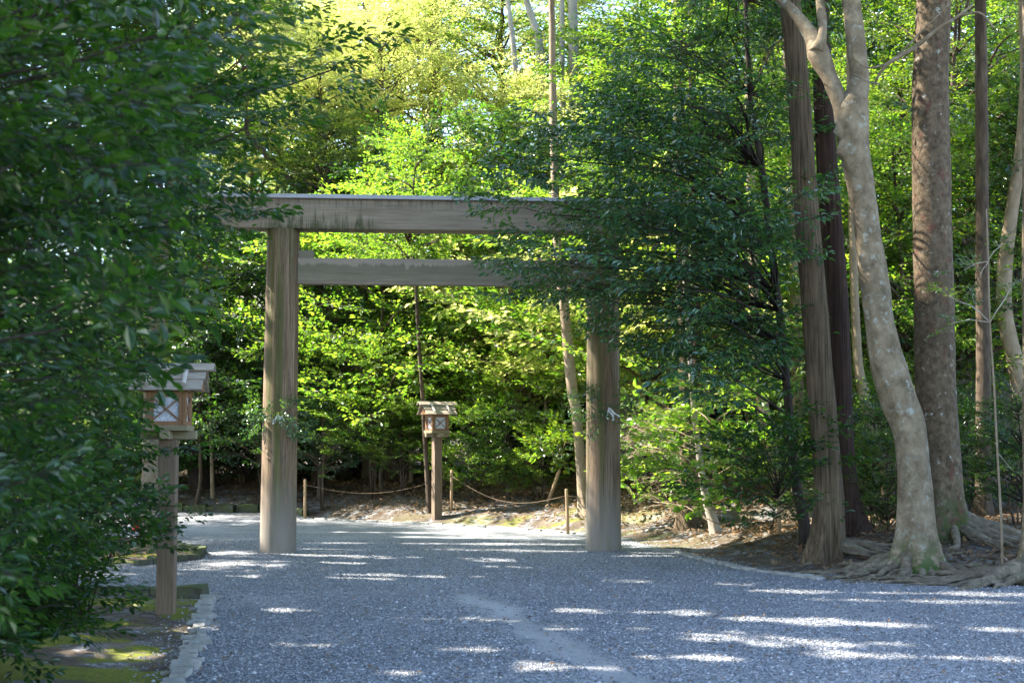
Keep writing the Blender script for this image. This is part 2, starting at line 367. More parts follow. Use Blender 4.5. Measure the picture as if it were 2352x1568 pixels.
def pebble(nt,b):
    n=N(nt); g=n.n('NewGeometry'); n.l(n.ramp(g.outputs['Random Per Island'],[(0,(.05,.057,.068)),(.5,(.14,.15,.168)),(.82,(.25,.26,.28)),(.95,(.34,.34,.35)),(1,(.48,.48,.48))]),b.inputs['Base Color'])
M_peb=mat('pebble',pebble,.55,.5)
u=rng.uniform(0,1,190000); Yp=9.0+(24-9.0)*u**1.25; Xp=rng.uniform(-1,1,190000)*(.37*Yp+.3)
rdp=road_dist(Xp,Yp); k=(rdp<.02)|((rdp<.55)&(rng.uniform(0,1,len(Xp))<.35*(1-rdp/.55))); c=.85-.225*(Yp-9.5); k&=~((np.abs(Xp-c)<.2+.08*np.sin(Yp*2.3))&(Yp<15.5)&(rng.uniform(0,1,len(Xp))<.9)); Xp,Yp=Xp[k],Yp[k]
o=link('loose_gravel',rocks(len(Xp),np.stack([Xp,Yp,np.maximum(gz(Xp,Yp),0)+.003],-1),.0082,M_peb,'loose_gravel'),kind='stuff'); tag(o,'loose blue-grey gravel stones covering the path','gravel',kind='stuff')

# ------------------------------------------------------------------ edging stones
def stone_mesh(L,Wd,H,seed,m):
    r=random.Random(seed); bm=bmesh.new(); bmesh.ops.create_cube(bm,size=1)
    bmesh.ops.subdivide_edges(bm,edges=bm.edges[:],cuts=2,use_grid_fill=True)
    for v in bm.verts:
        q=v.co.copy(); k=1-.12*(q.length-.5)
        v.co=Vector((q.x*L*k,q.y*Wd*k,q.z*H*k)); nn=mnoise.noise_vector(v.co*6+Vector((seed,0,0)))
        v.co+=Vector((nn.x*.12*Wd,nn.y*.18*Wd,nn.z*.2*H))
    me=bpy.data.meshes.new('stone'); bm.to_mesh(me); bm.free(); me.materials.append(m); return me
def stone_row(thing,pts,L,Wd,H,m,zoff,jit=.2):
    pts=[Vector((*p,0)) for p in pts]; i=0; pos=0; tot=sum((pts[k+1]-pts[k]).length for k in range(len(pts)-1)); s=0
    while s<tot:
        l=L*random.uniform(1-jit*1.8,1+jit*1.8); q=s+l/2; k=0; rem=q
        while k<len(pts)-2 and rem>(pts[k+1]-pts[k]).length: rem-=(pts[k+1]-pts[k]).length; k+=1
        d=(pts[k+1]-pts[k]); p=pts[k]+d.normalized()*rem; nn_=Vector((-d.y,d.x,0)).normalized(); p=p+nn_*random.uniform(-.25,.25)*Wd*jit*2
        w=Wd*random.uniform(1-jit,1+jit); h=H*random.uniform(1-jit,1+jit)
        o=link('stone',stone_mesh(l*.97,w,h,i*3.7+len(pts),m),thing); o.location=(p.x,p.y,zoff+h*.0); o.rotation_euler=(random.uniform(-.05,.05),random.uniform(-.05,.05),math.atan2(d.y,d.x)+random.uniform(-.12,.12))
        s+=l; i+=1
t=empty('stone_edging','flat pale edging stones between mossy plot and gravel, in front of near lantern','edging')
stone_row(t,[(-1.75,6.5),(-2.22,9.4),(-2.5,11.4),(-2.86,13.2),(-3.16,15.0)],.13,.14,.06,M_stone,-.002,.55)
t2=empty('stone_kerb','dark mossy upright kerb running left behind the near lantern post','kerb')
stone_row(t2,[(-3.2,15.12),(-4.2,15.2),(-6,15.25),(-9.5,15.3)],.34,.16,.2,M_dstone,.0,.3)
t3=empty('stone_edging','small curved stone edging round the mossy island beyond the near lantern','edging')
stone_row(t3,[(-7.5,24.3),(-5.35,22.5),(-4.55,21.1),(-4.4,20.0),(-4.9,19.05)],.22,.12,.14,M_dstone,.02)
t4=empty('stone_kerb','low rough stone kerb along the far side of path, left of torii','kerb')
stone_row(t4,[(-14,34.1),(-8,34.0),(-5.6,33.6),(-4.8,32.4)],.36,.22,.24,M_dstone,.05,.3)
t5=empty('stone_edging','thin broken stone edging along the sunlit dirt shoulder right of torii','edging')
stone_row(t5,[(2.42,21.6),(2.6,20.2),(2.98,18.4),(3.6,17.2)],.3,.13,.06,M_stone,.0)
t6=empty('stone_edging','mossy flat edging along the foot of the bank behind the torii','edging')
stone_row(t6,[(-4.2,30.7),(-3.0,29.7),(-1.6,28.7),(-.2,27.5),(1.1,25.9),(1.95,24.0)],.45,.16,.06,M_stone,.0)

# ------------------------------------------------------------------ torii
Lp=at(638,1268,21.35); Rp=at(1386,1262,21.75); Lp.z=0; Rp.z=0; mid=(Lp+Rp)/2; mid.z=0; ang=math.atan2(Rp.y-Lp.y,Rp.x-Lp.x); half=(Rp-Lp).length/2
TY=(Lp.y+Rp.y)/2
def zt(y): return at(1012,y,TY).z
zk0,zk1,zn0,zn1=zt(533),zt(452),zt(656),zt(597)
to=empty('torii_gate','large weathered unpainted wooden torii gate spanning the gravel path','torii gate',mid,ang)
for s in (-1,1):
    pts=[(s*half-s*.03*(i/30),0,-.25+(zk0+.25)*i/30) for i in range(31)]
    rr=[.272-.03*(i/30) for i in range(31)]
    g=Geo(); V,Q,T=tube([(0,0,p[2]) for p in pts],rr,64,lambda a,arc,p:1+.004*math.sin(a*5+p.z)); g.add(V,Q,T)
    for q,v in enumerate(g.V[0][:-2]): v[0]+= -s*.03*(v[2]/5)
    o=link('pillar',g.mesh('pillar',M_pillar,True),to); o.location=(s*half,0,0)
    if s>0: o.rotation_euler=(0,0,2.1)
zc=(zk0+zk1)/2-.05; hh=(zk1-zk0)/2-.05; hl=(1012-436)/pxm(TY)
def prism(prof0,x0,x1,inset):   # profile (y,z) extruded along x, ends sloping inwards towards the bottom
    zmax=max(p[1] for p in prof0); zmin=min(p[1] for p in prof0); V=[]
    for sx,x in ((-1,x0),(1,x1)):
        for (y,z) in prof0: V.append((x-sx*inset*(zmax-z)/(zmax-zmin),y,z))
    return V
prof=[(-.2,-hh),(-.225,hh),(0,hh+.03),(.225,hh),(.2,-hh)]
g=Geo(); V=prism(prof,-hl+.06,hl-.06,.32)
g.add(V,[(i,(i+1)%5,5+(i+1)%5,5+i) for i in range(5)],[(0,2,1),(0,3,2),(0,4,3),(5,6,7),(5,7,8),(5,8,9)])
o=link('top_beam',g.mesh('top_beam',M_beam),to); o.location=(0,0,zc); bevel(o,.01,2)
prof=[(-.29,hh-.005),(-.29,hh+.055),(0,hh+.075),(.29,hh+.055),(.29,hh-.005)]
g=Geo(); V=prism(prof,-hl-.03,hl+.03,.03)
g.add(V,[(i,(i+1)%5,5+(i+1)%5,5+i) for i in range(5)],[(0,2,1),(0,3,2),(0,4,3),(5,6,7),(5,7,8),(5,8,9)])
o=link('cap_board',g.mesh('cap_board',M_cap),to); o.location=(0,0,zc+.008); bevel(o,.006)
g=Geo().box((0,0,0),(2*half-.1,.17,zn1-zn0)); o=link('tie_beam',g.mesh('tie_beam',M_tie),to); o.location=(0,0,(zn0+zn1)/2); bevel(o,.006)
for s in (-1,1):
    g=Geo().box((0,0,0),(.44,.12,.12)); o=link('wedge',g.mesh('wedge',M_tie),to); o.location=(s*(half-.27-.0),0,zn1+.062); bevel(o,.006)

# ------------------------------------------------------------------ lanterns
def lantern(loc,rz,label):
    e=empty('lantern',label,'lantern',loc,rz,'wooden lanterns beside the path')
    def p(name,g,m,par=e,bw=.004): return bevel(link(name,g.mesh(name,m),par),bw)
    p('post',Geo().box((0,0,.8),(.165,.165,1.68)),M_lpost)
    p('cross_beam',Geo().box((0,0,1.68),(.52,.09,.08)),M_ltray); p('cross_beam',Geo().box((0,.0,1.679),(.088,.52,.076)),M_ltray)
    p('tray',Geo().box((0,0,1.745),(.41,.41,.05)),M_ltray)
    w=.185
    for sx in (-1,1):
        for sy in (-1,1): p('corner_post',Geo().box((sx*(w-.0175),sy*(w-.0175),1.925),(.035,.035,.31)),M_lbox)
    for k in range(4):
        M=Matrix.Rotation(k*math.pi/2,3,'Z'); g=Geo()
        for z,h in ((1.79,.04),(2.06,.04)): g.box(M@Vector((0,-w+.016,z)),(2*w-.072,.026,h),M)
        for sx in (-1,1): g.box(M@Vector((sx*(w-.052),-w+.016,1.925)),(.032,.026,.228),M)
        Ln=math.hypot(.25,.22)
        for sg in (-1,1): g.box(M@Vector((0,-w+.012+.002*sg,1.925)),(Ln,.012,.014),M@Matrix.Rotation(sg*math.atan2(.21,.25),3,'Y'))
        p('lattice_frame',g,M_lbox,bw=.001)
        link('pane',Geo().box(M@Vector((0,-w+.03,1.925)),(2*w-.1,.004,.24),M).mesh('pane',M_pane),e)
    # gabled plank roof, ridge along x
    sl=R(38)
    r=Geo()
    for s in (-1,1):
        M=Matrix.Rotation(-s*sl,3,'X') if True else None
        for (d,z,hl_,th) in ((.115,.0,.35,.014),(.26,.0,.335,.014)):
            y=s*math.cos(sl)*d; zz=2.315-math.sin(sl)*d+(.012 if d<.2 else -.004)
            r.box((0,y,zz),(2*hl_,.165,th),Matrix.Rotation(-s*sl,3,'X'))
    rf=p('roof',r,M_lroof,bw=.002)
    g=Geo()
    for s in (-1,1): g.box((0,s*.047,2.325),(.84,.11,.016),Matrix.Rotation(-s*sl,3,'X'))
    p('ridge_board',g,M_lroof,rf,.002)
    for s in (-1,1):
        for x in (-.17,.17):
            g=Geo(); V,Q,T=tube([(x,s*.07,2.322),(x,s*.285,2.322-.215*math.tan(sl))],[.02,.022],8); g.add(V,Q,T); link('batten',g.mesh('batten',M_batten),rf)
    g=Geo()
    for sx in (-1,1): 
        g.add([(sx*.3,-.2,2.1),(sx*.3,.2,2.1),(sx*.3,0,2.27),(sx*.285,-.2,2.1),(sx*.285,.2,2.1),(sx*.285,0,2.27)],[(0,1,4,3),(1,2,5,4),(2,0,3,5)],[(0,2,1),(3,4,5)])
    g.box((0,0,2.095),(.4,.36,.03)); p('gable',g,M_lbox,bw=.001)
    return e
nl=G(381,1410); lantern(nl,R(4),'near wooden lantern on square post in the mossy plot, half covered by dark leaves')
fl=G(1003,1199); lantern(fl,R(27),'distant wooden lantern on post at the bank foot, framed inside the torii')

# ------------------------------------------------------------------ foliage machinery
def make_spray(seed, L=.6, leaf=.085, nside=6, droop=.25, wid=.4, tilt=.5, dens=1.0):
    r=np.random.default_rng(seed); bases=[]; dirs=[]; tw=[]
    def twig(p0,d,l,nl):
        d=d/np.linalg.norm(d); tw.append((p0,p0+d*l*.55+np.array([0,0,.0]),p0+d*l-np.array([0,0,.08*l])))
        for i in range(nl):
            t=(i+.6)/nl; p=p0+d*l*t-np.array([0,0,.08*l*t*t]); s=1 if i%2 else -1
            a=s*r.uniform(.6,1.15)*(1-.5*t); ca,sa=math.cos(a),math.sin(a)
            dd=np.array([d[0]*ca-d[1]*sa,d[0]*sa+d[1]*ca,d[2]-droop+r.normal(0,.25)]); bases.append(p); dirs.append(dd/np.linalg.norm(dd))
        dd=d+np.array([0,0,-droop*.5]); bases.append(p0+d*l); dirs.append(dd/np.linalg.norm(dd))
    twig(np.zeros(3),np.array([1.,0,.05]),L,int(7*dens))
    for i in range(nside):
        t=.12+.78*(i+.5)/nside; s=1 if i%2 else -1; a=s*r.uniform(.6,1.0)
        twig(np.array([L*t,0,.03*L]),np.array([math.cos(a),math.sin(a),r.normal(.02,.16)]),L*(.62-.38*t)*r.uniform(.8,1.15),max(3,int((6-3*t)*dens)))
    B=np.array(bases); D=np.array(dirs); n=len(B)
    up=np.array([0,0,1.])+r.normal(0,tilt,(n,3)); Wv=np.cross(D,up); Wv/=np.linalg.norm(Wv,axis=1)[:,None]; U=np.cross(Wv,D)
    l=leaf*r.uniform(.65,1.2,n)[:,None]; w=l*wid*.5; f=.25
    V=np.stack([B, B+D*l*.32+Wv*w+U*w*f, B+D*l*.68+Wv*w*.82+U*w*f, B+D*l-U*l*.08, B+D*l*.68-Wv*w*.82+U*w*f, B+D*l*.32-Wv*w+U*w*f],1)
    tv=[]; 
    for a,b,c in tw:
        for q,rr in ((a,.0035),(b,.0028),(c,.0012)):
            for k in range(3): tv.append(q+rr*np.array([0 if abs(q[0])<0 else .0,math.cos(k*2.09),math.sin(k*2.09)])*(L/.6))
    nt_=len(tw); tq=[]
    for i in range(nt_):
        for s in range(2):
            for k in range(3): a=i*9+s*3; tq.append((a+k,a+(k+1)%3,a+3+(k+1)%3,a+3+k))
    return V.astype(np.float32), np.array(tv,np.float32), np.array(tq)
SPR={}
def sprays(kind):
    if kind not in SPR:
        L,leaf,ns,droop,wid,tilt,dens=dict(
            camellia=(.5,.085,6,.3,.46,.5,1.0), fine=(.62,.062,7,.25,.4,.45,1.2), far=(.95,.115,7,.3,.44,.6,1.35), farfine=(.9,.09,8,.3,.42,.6,1.5),
            maple=(.7,.15,4,.15,.75,.35,.8), mapleS=(.6,.085,6,.15,.6,.4,1.1), shrub=(.55,.068,7,.25,.45,.55,1.35), bigshrub=(.6,.13,4,.25,.36,.5,.9), conifer=(.9,.09,8,.55,.3,.5,1.4), beech=(.6,.1,6,.42,.42,.4,.95))[kind]
        SPR[kind]=[make_spray(hash_(kind)+i,L,leaf,ns,droop,wid,tilt,dens) for i in range(5)]
    return SPR[kind]
def hash_(s): return sum(ord(c)*(i+3) for i,c in enumerate(s))
NOTWIG=[False]
def stamp(gl,gt,kind,P,D,scale,seed=0,roll=.35):
    """P positions, D outward directions"""
    r=np.random.default_rng(seed); P=np.asarray(P); D=np.asarray(D); D=D/np.linalg.norm(D,axis=1)[:,None]
    up=np.array([0,0,1.])+r.normal(0,roll,(len(P),3)); Y=np.cross(up,D); Y/=np.linalg.norm(Y,axis=1)[:,None]; Z=np.cross(D,Y)
    M=np.stack([D,Y,Z],-1)*(scale*r.uniform(.75,1.2,len(P)))[:,None,None]; SS=sprays(kind); w=r.integers(0,len(SS),len(P))
    for k,(LV,TV,TQ) in enumerate(SS):
        i=np.where(w==k)[0]
        if not len(i): continue
        V=np.einsum('nij,lvj->nlvi',M[i],LV)+P[i][:,None,None]; nl=V.shape[0]*V.shape[1]
        q=np.array([(0,1,2,3),(0,3,4,5)])[None]+(np.arange(nl)*6)[:,None,None]; gl.add(V,q)
        if NOTWIG[0]: continue
        V=np.einsum('nij,vj->nvi',M[i],TV)+P[i][:,None]; q=TQ[None]+(np.arange(len(i))*len(TV))[:,None,None]; gt.add(V,q)
def crown(tips, stem, kind, per=12, sig=.6, flat=.35, scale=1., seed=0, limb_r=.024, limb_rise=.45, along=6, roll=.35):
    """limbs from the stem polyline to every tip, leafy sprays round the tips; returns leaf Geo, wood Geo"""
    r=np.random.default_rng(seed); rr=random.Random(seed); gl,gt=Geo(),Geo(); P=[];D=[]
    st=np.array([tuple(s)[:3] for s in stem],float)
    for tp in tips:
        tp=np.array(tp,float); hd=np.hypot(st[:,0]-tp[0],st[:,1]-tp[1]); want=tp[2]-limb_rise*hd
        cost=np.abs(st[:,2]-want)+.15*hd; a=st[int(np.argmin(cost))]; v=tp-a; L=np.linalg.norm(v)
        if L<.15: continue
        n=max(4,int(L/.3)); pts=[]; ph=rr.uniform(0,6)
        for i in range(n+1):
            t=i/n; q=a+v*t+np.array([math.sin(ph+t*5)*.05*L,math.cos(ph*1.3+t*4)*.05*L,math.sin(t*math.pi)*.08*L])*math.sin(t*math.pi); pts.append(q)
        lr=min(limb_r*(.5+.25*L),limb_r*2); rad=[lr*(1-.85*i/n)+.003 for i in range(n+1)]
        V,Q,T=tube(pts,rad,6); gt.add(V,Q,T)
        off=r.normal(0,1,(per,3))*np.array([sig,sig,sig*flat]); pp=tp+off; dd=v/L*.8+off/sig*.45+r.normal(0,.25,(per,3)); dd[:,2]*=.45
        P.append(pp); D.append(dd)
        if along:
            t=r.uniform(.45,1,along); j=(t*n).astype(int); q=np.array(pts)[j]; s=r.choice([-1,1],along)[:,None]
            d=np.stack([v[0]*.6-v[1]*s[:,0]*.8,v[1]*.6+v[0]*s[:,0]*.8,v[2]*.3+r.normal(0,.1,along)],-1)/L; P.append(q); D.append(d)
    stamp(gl,gt,kind,np.concatenate(P),np.concatenate(D),scale,seed+1,roll); return gl,gt

# library crowns (origin at the trunk top, stem inside the crown)
LIB={}; RAW={}
def lib(key, kind, nt, rad, h, matl, bk, scale=1., per=12, sig=.6, seed=1, flat=.35, shape='egg', along=6):
    r=np.random.default_rng(seed); tips=[]
    while len(tips)<nt:
        a=r.uniform(0,6.283); z=r.uniform(0,1); 
        prof=math.sin(math.pi*min(1,(.12+.88*z))**.8) if shape=='egg' else (1-z)**.8+.08
        q=rad*prof*r.uniform(.35,1.0)**.6*(1+.22*math.sin(3*a+5*z+seed))
        tips.append((q*math.cos(a),q*math.sin(a),z*h))
    stem=[(.12*math.sin(z*.7+seed),.1*math.cos(z*.9),z) for z in np.linspace(-.1,h*.95,26)]
    gl,gt=crown(tips,stem,kind,per,sig,flat,scale,seed,.035,along=along)
    V,Q,T=tube(stem,[max(.012,(.1 if h>3 else .035)*(1-i/27)) for i in range(26)],8); gt.add(V,Q,T)
    RAW[key]=np.concatenate(gl.V)
    LIB[key]=(gl.mesh('crown_'+key,ML[matl]),gt.mesh('limbs_'+key,MB[bk],True))
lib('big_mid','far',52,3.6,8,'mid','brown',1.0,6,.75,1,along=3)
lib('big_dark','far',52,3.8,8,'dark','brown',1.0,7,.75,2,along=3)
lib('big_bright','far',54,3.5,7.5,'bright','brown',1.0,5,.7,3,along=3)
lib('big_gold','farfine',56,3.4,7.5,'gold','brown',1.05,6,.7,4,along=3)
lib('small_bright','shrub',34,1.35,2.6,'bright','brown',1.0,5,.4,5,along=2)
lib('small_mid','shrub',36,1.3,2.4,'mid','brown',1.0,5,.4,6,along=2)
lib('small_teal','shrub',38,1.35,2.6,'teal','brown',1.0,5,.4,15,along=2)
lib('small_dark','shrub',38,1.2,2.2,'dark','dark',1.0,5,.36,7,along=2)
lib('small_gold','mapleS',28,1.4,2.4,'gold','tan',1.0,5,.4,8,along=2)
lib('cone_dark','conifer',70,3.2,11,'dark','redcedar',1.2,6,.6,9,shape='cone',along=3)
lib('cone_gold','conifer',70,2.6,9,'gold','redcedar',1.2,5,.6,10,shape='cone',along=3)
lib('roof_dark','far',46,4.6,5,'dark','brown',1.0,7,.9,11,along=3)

NOTWIG[0]=True; lib('shade_dense','far',50,3.6,5.5,'dark','brown',1.15,14,.7,12,along=5); NOTWIG[0]=False

def place_crown(root,key,loc,rot,sc):
    cm,lm=LIB[key]; out=[]
    for nm,me in (('limbs',lm),('crown',cm)):
        o=link(nm,me,root); o.location=Vector(loc)-root.location; o.rotation_euler=(0,0,rot); o.scale=(sc if isinstance(sc,tuple) else (sc,)*3); out.append(o)
    return out
def trunk_obj(root,rows,matl,sides=20,flare=.0,lobes=5,rough=.05,knots=(),step=.14,seed=0,name='trunk'):
    """rows: world (x,y,z,r)"""
    P=smooth_path(rows,step); z0=rows[0][2]; o0=root.location
    def rf(a,arc,p):
        k=1+rough*mnoise.noise((math.cos(a)*1.5+seed,math.sin(a)*1.5,p.z*1.3))+rough*.5*mnoise.noise((math.cos(a)*4+seed,math.sin(a)*4,p.z*3))
        if flare:
            e=math.exp(-max(0,p.z-o0.z+.1+(0 if True else 0))/.38); k*=1+flare*e*(.55+.45*math.cos(a*lobes+seed)+.25*math.cos(a*3-seed))
        return k
    pts=[Vector(q[:3])-o0 for q in P]
    V,Q,T=tube([Vector(q[:3]) for q in P],[q[3] for q in P],sides,rf)
    V=[v-o0 for v in V]
    for (kx,ky,kz,kr,ka) in knots:   # bumps: centre (world), radius, height
        c=Vector((kx,ky,kz))-o0
        for i,v in enumerate(V):
            d=(v-c).length
            if d<kr*2.2: V[i]=v+(v-Vector((pts[min(range(len(pts)),key=lambda q:(pts[q]-v).length)]))).normalized()*ka*math.exp(-(d/kr)**2*1.6)
    g=Geo(); g.add(V,Q,T); return link(name,g.mesh(name,matl,True),root)
def px_rows(lst,Y,dY=0):
    """(x,y,width px) picked on the picture, standing at depth Y"""
    out=[]
    for i,(x,y,w) in enumerate(lst):
        yy=Y+dY*i/(len(lst)-1 or 1); p=at(x,y,yy); out.append((p.x,p.y,p.z,w/2/pxm(yy)))
    return out
def extend(rows,h,shrink=.35,sink=.25):
    rows=list(rows); a,b=rows[0],rows[1]; rows=[(a[0],a[1],a[2]-sink,a[3]*1.05)]+rows
    p,q=rows[-2],rows[-1]; dz=max(.2,q[2]-p[2]); sx,sy=(q[0]-p[0])/dz,(q[1]-p[1])/dz; sx=max(-.12,min(.12,sx)); sy=0
    for k in (1/3,2/3,1): rows.append((q[0]+sx*h*k,q[1]+sy*h*k,q[2]+h*k,q[3]*(1-shrink*k)))
    return rows

def tree_px(label,lst,Y,bk,key,crot=0,csc=1.3,ext=3.5,flare=.5,kind='tree',name='tree',group=None,sides=18,dY=0,rough=.05,seed=0,cat='tree',lobes=5,ground=True):
    rows=px_rows(lst,Y,dY)
    if ground: g0=gp(rows[0][0],rows[0][1]); rows[0]=(rows[0][0],rows[0][1],g0.z,rows[0][3])
    base=Vector(rows[0][:3]); e=empty(name,label,cat,base,0,group)
    rows=extend(rows,ext); trunk_obj(e,rows,MB[bk],sides,flare,lobes,rough,seed=seed)
    top=rows[-1]; place_crown(e,key,(top[0],top[1],top[2]-.15),crot,csc)
    return e
def tree_xy(label,X,Y,h,r,bk,key,rot=0,sc=1.,lean=(0,0),name='tree',cat='tree',group=None,flare=.35,sides=12):
    b=gp(X,Y); e=empty(name,label,cat,b,0,group)
    rows=[(X,Y,b.z-.2,r*1.1),(X,Y,b.z,r)]+[(X+lean[0]*k+.06*math.sin(k*9+X),Y+lean[1]*k,b.z+h*k,r*(1-.35*k)) for k in (.25,.5,.75,1)]
    trunk_obj(e,rows,MB[bk],sides,flare,5,.06,seed=X)
    place_crown(e,key,(X+lean[0],Y+lean[1],b.z+h*.94),rot,sc); return e

# ------------------------------------------------------------------ big trees on the right bank
root_mats={}
def roots(e,base,dirs,matl,r0=.055,L=1.6,seed=0,drop=1.0):
    r=random.Random(seed)
    dirs=list(dirs)+[(d[0]+r.uniform(-.3,.3),d[1]*r.uniform(.8,1.3),d[2]*.55) for d in dirs]
    for i,(a,l,rr) in enumerate(dirs):
        pts=[];rad=[];n=14; ph=r.uniform(0,6); cx,cy_=base.x,base.y; a0=a
        for k in range(n+1):
            t=k/n; a0+=r.uniform(-.16,.16)+.06*math.sin(ph+k)
            if k: cx+=math.cos(a0)*l*L/n; cy_+=math.sin(a0)*l*L/n
            z=float(gz(cx,cy_)); z=max(z,0 if float(road_dist(cx,cy_))>-.3 else -.05)
            pts.append(Vector((cx,cy_,z+rr*r0*(.75-.6*t)+.28*(1-t)**4+.02*math.sin(k*1.3+ph)-.015*(k==n)))-e.location); rad.append(max(.008,r0*rr*(1.15-.95*t)))
        V,Q,T=tube(pts,rad,8,lambda a,arc,p:1+.25*mnoise.noise(p*7)); g=Geo(); g.add(V,Q,T); link('root',g.mesh('root',matl,True),e)

e1=tree_px('tall straight cedar with fibrous grey-green bark leaning left, just left of the pale twisted tree',
  [(1897,1303,74),(1903,1200,66),(1903,1115,63),(1891,954,64),(1877,793,62),(1869,674,60),(1853,482,56),(1840,289,52),(1825,96,50),(1814,0,49)],18.6,'cedar','cone_dark',.5,1.2,5.5,.75,name='cedar_tree',sides=28,rough=.06,seed=3,lobes=6)
roots(e1,Vector((e1.location.x,e1.location.y,0)),[(-.5,.9,1.1),(-.1,1.2,1.0),(-1.0,.8,.9),(-2.6,.4,.6),(.3,1.3,.7)],MB['root'],seed=2)
e2=tree_px('dark reddish cedar trunk standing directly behind the leaning grey-green cedar',
  [(1958,1262,70),(1945,1150,56),(1935,1000,52),(1928,800,50),(1920,640,50),(1903,433,50),(1892,241,46),(1882,0,42)],20.8,'redcedar','cone_dark',2.5,1.2,5.5,.6,name='cedar_tree',seed=5)
# pale twisted tree: stem, then a fork
rows=[(2103,1300,112),(2103,1255,92),(2102,1190,80),(2102,1117,76),(2090,996,73),(2066,916,80),(2040,835,78),(2024,760,68),(2018,722,66),(2005,626,66),(1992,530,60),(1978,433,59),(1961,337,70),(1957,265,76),(1968,215,54),(1974,180,44),(1965,96,45),(1954,0,44)]
R4=px_rows(rows,17.6); g0=gp(R4[0][0],R4[0][1]); R4[0]=(R4[0][0],R4[0][1],g0.z,R4[0][3])
e4=empty('twisted_tree','pale smooth-barked twisted tree with white lichen, knots and a high fork, beside the path','tree',Vector(R4[0][:3]))
def kn(x,y,Y,r,h): p=at(x,y,Y); return (p.x,p.y,p.z,r,h)
trunk_obj(e4,extend(R4,4),MB['pale'],40,.55,6,.13,[kn(1925,350,17.5,.1,.2),(*kn(1946,495,17.5,.06,.22),),kn(1968,600,17.45,.11,.12),kn(1925,300,17.5,.07,.13),kn(1948,420,17.4,.05,.08),kn(2005,840,17.4,.09,.1),kn(2028,905,17.4,.06,.1),kn(1995,620,17.3,.08,.08),kn(2078,845,17.5,.05,.07)],step=.07,seed=1)
def limb_px(e,lst,Y,bk,dY=0,sides=14,name='limb'):
    P=smooth_path(px_rows(lst,Y,dY),.08); o0=e.location
    V,Q,T=tube([Vector(q[:3])-o0 for q in P],[q[3] for q in P],sides,lambda a,arc,p:1+.14*mnoise.noise(p*6)+.18*mnoise.noise(p*2.3)); g=Geo(); g.add(V,Q,T); return link(name,g.mesh(name,MB[bk],True),e)
limb_px(e4,[(1950,300,50),(1925,225,40),(1901,169,40),(1880,125,52),(1872,95,44),(1852,66,34),(1820,24,28),(1788,-6,24),(1720,-90,20),(1640,-220,16)],17.55,'pale',.4,18)
limb_px(e4,[(1876,120,34),(1889,78,24),(1887,30,24),(1883,-10,22),(1878,-200,18)],17.6,'pale',.2)
for a in ([(2010,190,4),(2035,150,9),(2100,110,10),(2150,70,9),(2200,38,8),(2235,10,6)],[(2200,38,7),(2250,30,6),(2283,65,4)],[(2030,150,7),(1990,155,4),(1955,130,3)],[(2215,30,5),(2222,10,9),(2228,-15,9)],[(1960,170,3),(2000,190,4),(2020,192,4)],[(2060,130,5),(2130,60,4),(2200,-10,3)]): limb_px(e4,a,16.9,'pale',-.4,8,'twig')
place_crown(e4,'roof_dark',(R4[-1][0]-.3,R4[-1][1],R4[-1][2]+2.6),1.2,1.0)
bx=Vector((R4[0][0],R4[0][1],0))
roots(e4,bx,[(-2.05,.72,1.25),(-2.75,.8,1.0),(-1.5,.62,1.0),(3.3,.95,.8),(-1.15,.7,.8),(-.75,1.0,.8),(2.8,.9,.9),(-2.4,.9,.6),(-3.0,1.1,.5),(3.0,1.4,.55),(-2.9,1.3,.45),(-2.2,.8,.5),(-1.0,1.2,.5)],MB['root'],.08,1.25,seed=4)
e5=tree_px('thickest upright trunk with rough grey-brown bark and reddish patches, right of the twisted tree',
  [(2182,1285,130),(2176,1235,104),(2166,1170,96),(2159,1076,94),(2150,916,92),(2147,760,91),(2145,674,89),(2140,433,87),(2137,241,84),(2142,96,80),(2145,0,78)],19.3,'rough','roof_dark',.3,1.15,5,.45,name='broadleaf_tree',sides=34,rough=.05,seed=9,lobes=4)
roots(e5,Vector((e5.location.x,e5.location.y,0)),[(-.35,1.7,1.3),(-1.2,1.0,1.0),(.15,1.6,.9),(-.8,1.3,.9),(-1.6,1.0,.8),(-.6,1.7,.6),(-.1,1.9,.6),(-.95,1.5,.5),(-.45,2.0,.45)],MB['root'],.085,1.3,seed=8)
e8=tree_px('pale trunk cut by the right edge of the view, with mossy roots spreading left',
  [(2400,1315,130),(2390,1240,84),(2384,1150,66),(2380,900,60),(2377,500,56),(2374,0,50)],16.7,'pale','big_dark',1.3,1.1,4.5,.5,name='broadleaf_tree',seed=6)
roots(e8,Vector((e8.location.x,e8.location.y,0)),[(3.05,1.5,1.3),(3.35,1.2,1.0),(2.75,1.3,.8),(3.6,1.0,.9),(3.2,2.0,.6),(2.95,2.2,.55),(3.5,1.6,.5),(2.85,1.8,.45),(3.3,2.3,.4)],MB['root'],.085,1.2,seed=13)
tree_px('dark brown straight trunk in the wood, second from the right edge',[(2259,1218,42),(2258,1150,36),(2259,900,34),(2257,674,31),(2256,433,30),(2254,145,28),(2252,0,26)],24,'brown','big_mid',.3,1.1,3.5,name='broadleaf_tree')
tree_px('leaning tan trunk glimpsed close to the right edge behind the brown one',[(2352,1190,44),(2348,1000,40),(2338,860,38),(2318,780,38),(2306,700,36),(2310,600,33),(2325,480,30),(2345,340,27),(2355,180,24),(2350,0,22)],25.5,'tan','big_mid',1.3,1.0,3,name='broadleaf_tree')
tree_px('sunlit cedar trunk with bright left edge, first big trunk right of the torii',[(1577,1238,54),(1576,1190,44),(1575,1115,40),(1579,994,36),(1575,833,33),(1568,600,30),(1562,350,27),(1557,0,24)],24.6,'cedar','cone_gold',.3,1.25,4,.5,name='cedar_tree')
